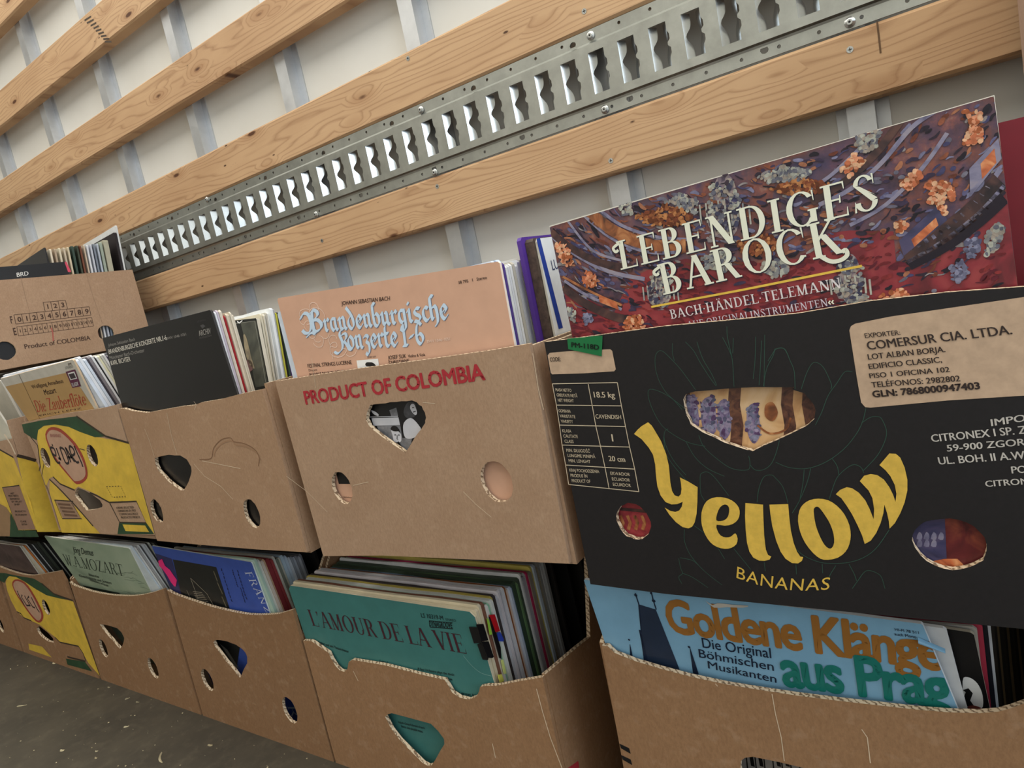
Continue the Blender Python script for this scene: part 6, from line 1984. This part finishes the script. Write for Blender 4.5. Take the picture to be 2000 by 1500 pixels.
for k in range(13):
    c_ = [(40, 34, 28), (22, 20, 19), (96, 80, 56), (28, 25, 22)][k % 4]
    m_ = paint(c_, .6)
    F_K.b += .012
    F_K.t += .012
    q, b = F_K.place(F_K.t, .31, F_K.b, .004)
    if F_K.full:
        break
    x1 = min(P(1950 + k * 5, 1300, q).x, F_K.x1 - .004)
    sleeve('dark record sleeve at the back of the nearest floor box', F_K.group, x1 - .31, x1, q, .318, b, F_K.zb, .004, m_, m_)
    F_K.take(q, b, .004)

# ------------------------------------------------------------------ third level: box seen from its side, at the left
q = PX(258, 525, -1.835)
kx, ky = -1.835, q.y
dirY = Vector((-.115, -.993, 0)).normalized()       # from the back corner towards the front
S3 = Surf((kx, ky, 0), -dirY, (dirY.y * -1, dirY.x, 0))
ZB3, ZT3 = .678, q.z - .002
LEN = .50


def loc3(a, b, z):
    """a along the visible side from its back corner to the front, b inwards"""
    p = Vector((kx, ky, z)) + dirY * a - S3.n * b
    return p


def p_side3(mb, s):
    D = paint((72, 50, 38), .7)
    Z = lambda p: zoom(p, 0, 430, 5)
    for k in range(10):
        f0, f1 = k / 10, (k + 1) / 10
        tl = (135 + 735 * f0, 925 - 80 * f0); tr = (135 + 735 * f1, 925 - 80 * f1)
        bl = (155 + 732 * f0, 1015 - 88 * f0); br = (155 + 732 * f1, 1015 - 88 * f1)
        linepx(mb, s, Z([tl, tr]), .0012, D, .0004); linepx(mb, s, Z([bl, br]), .0012, D, .0004); linepx(mb, s, Z([tl, bl]), .0012, D, .0004)
        cx = (bl[0] * .68 + br[0] * .32)
        text(mb, s, str(k), Z([(cx, bl[1] - 22)])[0], Z([(cx + 30, bl[1] - 26)])[0], Z([(cx - 9, bl[1] - 66)])[0], D, .0004, bold=.03, nat=True)
    linepx(mb, s, Z([(870, 845), (887, 927)]), .0012, D, .0004)
    for k in range(3):
        a = 420 + 73 * k
        linepx(mb, s, Z([(a, 803 - 7 * k), (a + 73, 796 - 7 * k)]), .0012, D, .0004); linepx(mb, s, Z([(a, 803 - 7 * k), (a + 20, 888 - 7 * k)]), .0012, D, .0004)
        text(mb, s, str(k + 1), Z([(a + 38, 866 - 8 * k)])[0], Z([(a + 64, 863 - 8 * k)])[0], Z([(a + 29, 824 - 8 * k)])[0], D, .0004, bold=.03, nat=True)
    linepx(mb, s, Z([(639, 784), (658, 864)]), .0012, D, .0004)
    for k in range(15):
        f0, f1 = k / 15, (k + 1) / 15
        tl = (163 + 732 * f0, 1042 - 92 * f0); tr = (163 + 732 * f1, 1042 - 92 * f1)
        bl = (180 + 732 * f0, 1130 - 95 * f0); br = (180 + 732 * f1, 1130 - 95 * f1)
        linepx(mb, s, Z([tl, tr]), .001, D, .0004); linepx(mb, s, Z([bl, br]), .001, D, .0004); linepx(mb, s, Z([tl, bl]), .001, D, .0004)
        cx = bl[0] + (14 if k < 9 else 6)
        text(mb, s, str(k + 1), Z([(cx, bl[1] - 32)])[0], Z([(cx + (16 if k < 9 else 34), bl[1] - 34)])[0], Z([(cx - 7, bl[1] - 62)])[0], D, .0004, bold=.02, nat=k < 9)
    linepx(mb, s, Z([(895, 950), (912, 1035)]), .001, D, .0004)
    text(mb, s, 'F', Z([(108, 1008)])[0], Z([(130, 1005)])[0], Z([(92, 942)])[0], D, .0004, bold=.03)
    text(mb, s, 'E', Z([(138, 1122)])[0], Z([(166, 1118)])[0], Z([(122, 1056)])[0], D, .0004, bold=.03)
    text(mb, s, 'Product of COLOMBIA', Z([(242, 1258)])[0], Z([(886, 1168)])[0], Z([(233, 1214)])[0], D, .0004, bold=.02)
    linepx(mb, s, Z([(500, 1050), (515, 1100), (520, 1180)]), .003, paint((166, 92, 80), .8), .0005)
    for qd in ([(205, 560), (240, 720), (290, 900)], [(840, 510), (900, 720), (1000, 1010)], [(1200, 690), (1215, 780)]):
        linepx(mb, s, Z(qd), .0012, paint((150, 122, 98), .8), .0003)


box3 = empty('banana_box', loc3(LEN / 2, .18, ZB3))
tag(box3, 'brown banana box on top at the left, numbered grids printed on its side', 'cardboard box', 'boxes on the third level')
mb = MB()
rimz = [(-a, ZT3 + z) for a, z in ((0.0, 0.0), (.15, .004), (.30, .008), (LEN, .012))]
o3 = [(-LEN, ZB3), (0.0, ZB3)] + rimz
holes3 = []
for u, v, r in ((207, 650, .0195), (10, 685, .022)):
    a, b = S3.px(u, v)
    holes3.append(circ(a, b, r * .98, r, n=28, jit=.02))
mb.slab(S3, o3, holes3, TH, C_A, M_EDGE, C_A, folds=lambda a, b: abs(a[0] - b[0]) < .004 or max(a[1], b[1]) < ZB3 + .02)
p_side3(mb, S3)
mb.build('side_panel', box3)
WID = .36


def quad_panel(name, a0, a1, b0, b1, z0, z1, mat=C_A):
    mb = MB()
    P8 = [loc3(a, b, z) for z in (z0, z1) for a, b in ((a0, b0), (a1, b0), (a1, b1), (a0, b1))]
    for i in ((0, 1, 2, 3), (7, 6, 5, 4), (4, 5, 1, 0), (5, 6, 2, 1), (6, 7, 3, 2), (7, 4, 0, 3)):
        mb.face([P8[j] for j in i], mat)
    return mb.build(name, box3)


quad_panel('back_panel', 0, TH, TH + .0005, WID - TH - .0005, ZB3, ZT3 - .015)
quad_panel('front_panel', LEN - TH, LEN, TH + .0005, WID - TH - .0005, ZB3, ZT3)
quad_panel('side_panel', 0, LEN, WID - TH, WID, ZB3, ZT3)
quad_panel('bottom_panel', TH + .0005, LEN - TH - .0005, TH + .0005, WID - TH - .0005, ZB3, ZB3 + TH)


def rec3(label, a, t, zt, face, edge, lean=0.0, w=.315, b0=.012, tri=0.0):
    """sleeve across the box at distance a from its back"""
    u = (S3.n * 1.0)
    A = loc3(a, b0 + w, ZB3 + TH + .001)
    up = Vector((0, 0, 1)) - dirY * lean
    s = Surf(A, u, u.cross(up.normalized()))
    h = (zt - A.z)
    mb = MB()
    k = .003
    mb.slab(s, [(0, 0), (w, 0), (w, h * .5), (w, h - k), (w - k, h), (w * .6, h + random.uniform(-.001, .001)), (k, h), (0, h - k)], [], t, face, edge)
    if tri:
        # the back cover hangs open as a wedge
        p = [s.at(w, h, -t), s.at(w, h * .25, -t), s.at(w, h - .002, -t - tri), s.at(0, h, -t), s.at(0, h * .25, -t), s.at(0, h - .002, -t - tri)]
        mb.face([p[0], p[1], p[2]], edge)
    return tag(mb.build('record_sleeve'), label, 'record', 'records in the box on the third level')


U3 = lambda u, v: -S3.px(u, v)[0]
seq = [(236, 440, (206, 208, 208), 'grey-white album with an open cover, last in the numbered box', .004), (214, 455, (34, 26, 28), 'album with a black spine near the back of the numbered box', .006), (196, 470, (166, 162, 142), 'thick beige sleeve near the back of the numbered box', .012), (184, 474, (150, 160, 146), 'grey-green sleeve left of the thick beige one', .006),
       (177, 477, (170, 178, 190), 'pale blue-grey sleeve left of the grey-green one', .004), (170, 478, (120, 128, 140), 'slate grey sleeve in the numbered box', .004), (164, 479, (186, 190, 200), 'bluish white sleeve left of the slate grey one', .004), (157, 480, (206, 208, 212), 'white sleeve in the middle of the numbered box', .004),
       (150, 480, (188, 170, 148), 'tan-white sleeve in the numbered box', .003), (143, 481, (110, 64, 44), 'rust brown sleeve in the numbered box', .004), (137, 481, (58, 64, 50), 'dark olive sleeve in the numbered box', .004), (128, 482, (52, 70, 60), 'dark green sleeve in the numbered box', .005), (119, 484, (200, 186, 158), 'cream sleeve right of the black covers', .004),
       (111, 485, (190, 176, 154), 'beige sleeve right of the black covers', .004), (102, 486, (206, 196, 172), 'pale cream sleeve right of the black covers', .004), (93, 487, (170, 150, 128), 'tan sleeve right of the black covers', .004), (84, 488, (210, 198, 176), 'ivory sleeve touching the tilted black cover', .004)]
prev = None
for u, v, c, lab, t in seq:
    ln = .08
    a = max(U3(u, v), .010 + ln * .22 if prev is None else prev)
    prev = a + t + .0008
    m_ = paint(c, .6)
    zt = S3.at(*S3.px(u, v)).z
    rec3(lab, a + t, t, zt + .004, m_, m_, lean=.08, tri=.0)
m_ = M_BLACK
a = max(U3(76, 481), prev)
rec3('black sleeve tilted behind the flat black cover in the numbered box', a + .005, .003, S3.at(*S3.px(74, 482)).z, m_, m_, lean=.07)


def art_blk3(mb, s):
    text(mb, s, 'BRD', (33, 541), (56, 537.5), (32, 533), paint((206, 204, 200), .5), .0004, bold=.02)
    inkpx(mb, s, [(126, 512), (129.5, 511), (139, 531), (133, 531.5)], paint((206, 74, 96), .5), .0003)


A3 = loc3(0, .0075, 0)
s = Surf(A3, -dirY, S3.n)
l0, l1 = s.px(-190, 494), s.px(128, 511)
mb = MB()
ob = [(l0[0], ZB3 + TH + .001), (l1[0] + .014, ZB3 + TH + .001), (l1[0], l1[1]), (l0[0], l1[1] + .003)]
mb.slab(s, ob, [], .003, M_BLACK, M_BLACK)
art_blk3(mb, s)
tag(mb.build('record_sleeve'), 'black sleeve with white letters leaning along the side of the numbered box', 'record', 'records in the box on the third level')

# a hidden box of records carries it
out = [(-2.25, ZT2), (-1.886, ZT2), (-1.886, ZB2), (-2.25, ZB2)]
carton('brown banana box under the numbered box, out of view at the left', -2.25, -1.886, Y2, ZB2, ZT2, out, [], C_A, ROW2)
B_Z = Box('records under the numbered box', -2.25, -1.886, Y2, ZB2 + TH + .001)
fill(B_Z, 'record sleeve under the numbered box', 6, .676, [(190, 186, 176)])

# ------------------------------------------------------------------ box at the right edge, standing on a stack that is out of view
out = [(.068, ZT2), (.43, ZT2), (.43, ZB2), (.068, ZB2)]
carton('brown banana box right of the black printed box, out of view', .068, .43, Y2, ZB2, ZT2, out, [], C_B, ROW2)
out = [(.088, .26), (.45, .26), (.45, 0), (.088, 0)]
carton('brown box on the floor, out of view at the right', .088, .45, Y1, 0.0, ZS1, out, [], C_B, ROW1)
B_Y = Box('records right of the black box', .068, .43, Y2, ZB2 + TH + .001)
fill(B_Y, 'record sleeve standing out of view at the right', 8, .668, [(190, 186, 176), (150, 140, 120)])
DEPTH = .20
out = [(.0825, .92), (.40, .92), (.40, .675), (.0825, .675)]
carton('cardboard box at the upper right edge, close to the wooden board', .0825, .40, .82, .672, .94, out, [], cardboard((186, 158, 140), 12), 'boxes on the third level')
DEPTH = .50

# ------------------------------------------------------------------ bits lying on the floor
CHIP = [paint((178, 166, 134), .8), paint((146, 134, 106), .8)]


def chip(u, v, L, w, ang, mat, label, cat='wood chip', name='wood_chip', curve=0.0):
    c = PZ(u, v, 0)
    n = 7
    pts = []
    for i in range(n):
        t = i / (n - 1) - .5
        x, y = L * t, curve * L * (t * t * 4 - 1)
        pts.append((c.x + x * math.cos(ang) - y * math.sin(ang), c.y + x * math.sin(ang) + y * math.cos(ang)))
    mb = MB()
    up, dn = [], []
    for i, (x, y) in enumerate(pts):
        a, b = pts[max(0, i - 1)], pts[min(n - 1, i + 1)]
        q = math.hypot(b[0] - a[0], b[1] - a[1])
        nx, ny = -(b[1] - a[1]) / q, (b[0] - a[0]) / q
        k = w / 2 * (math.sin(math.pi * (i + .6) / (n + .2)) ** .6) * random.uniform(.8, 1.15)
        up.append((x + nx * k, y + ny * k)); dn.append((x - nx * k, y - ny * k))
    z = .0003
    for i in range(n - 1):
        h0, h1 = .0016 + .001 * math.sin(i), .0016 + .001 * math.sin(i + 1)
        mb.face([(*up[i], z), (*up[i + 1], z), (pts[i + 1][0], pts[i + 1][1], z + h1), (pts[i][0], pts[i][1], z + h0)], mat)
        mb.face([(pts[i][0], pts[i][1], z + h0), (pts[i + 1][0], pts[i + 1][1], z + h1), (*dn[i + 1], z), (*dn[i], z)], mat)
    mb.face([(x, y, z) for x, y in up + dn[::-1]][::-1], mat)
    tag(mb.build(name), label, cat, 'bits of wood and paper on the floor')


for k, (u, v, L, w, a, lab, cv) in enumerate([(317, 1480, .052, .007, -.45, 'long curved pale wood shaving on the floor at the bottom', .12), (411, 1456, .016, .009, .3, 'broad beige chip on the floor below the plain box', 0), (43, 1379, .034, .003, .6, 'thin pale splinter on the floor near the left edge', 0), (249, 1365, .014, .005, 1.3, 'short pale sliver on the dark floor, centre left', 0),
                                           (247, 1420, .014, .005, .9, 'pale sliver lying lower on the dark floor', 0), (269, 1372, .011, .003, .5, 'tiny splinter right of the short pale sliver', 0), (106, 1296, .017, .009, .2, 'beige flake on the floor below the yellow box', 0), (213, 1343, .008, .004, .8, 'small white crumb below the brown box', 0),
                                           (21, 1307, .008, .005, 0, 'small white crumb at the far left of the floor', 0), (188, 1481, .010, .007, .2, 'pale crumb near the bottom edge of the floor', 0), (189, 1468, .007, .004, 1, 'small splinter just above the pale bottom crumb', 0), (195, 1323, .014, .006, .3, 'torn beige scrap at the foot of the yellow box', 0), (122, 1466, .014, .010, .4, 'faint grey flake near the bottom left of the floor', 0)]):
    chip(u, v, L * .62, w * .55, a, CHIP[k % 2], lab, curve=cv)
mb = MB()
for k in range(150):
    u, v = random.uniform(-40, 640), random.uniform(1290, 1520)
    c = PZ(u, v, 0)
    if c.y > Y1 - .004 or c.y < .25:
        continue
    r = random.choice((.0006, .0008, .0012, .002))
    a = random.uniform(0, 6)
    q = [(c.x + r * math.cos(a + t), c.y + r * random.uniform(.5, 1) * math.sin(a + t)) for t in (0, 1.4, 3.1, 4.6)]
    for i in range(4):
        mb.face([(*q[i], .0002), (*q[(i + 1) % 4], .0002), (c.x, c.y, .0012)], CHIP[k % 2])
tag(mb.build('sawdust_crumbs'), 'fine pale crumbs scattered over the dark floor', 'crumbs', None, 'stuff')
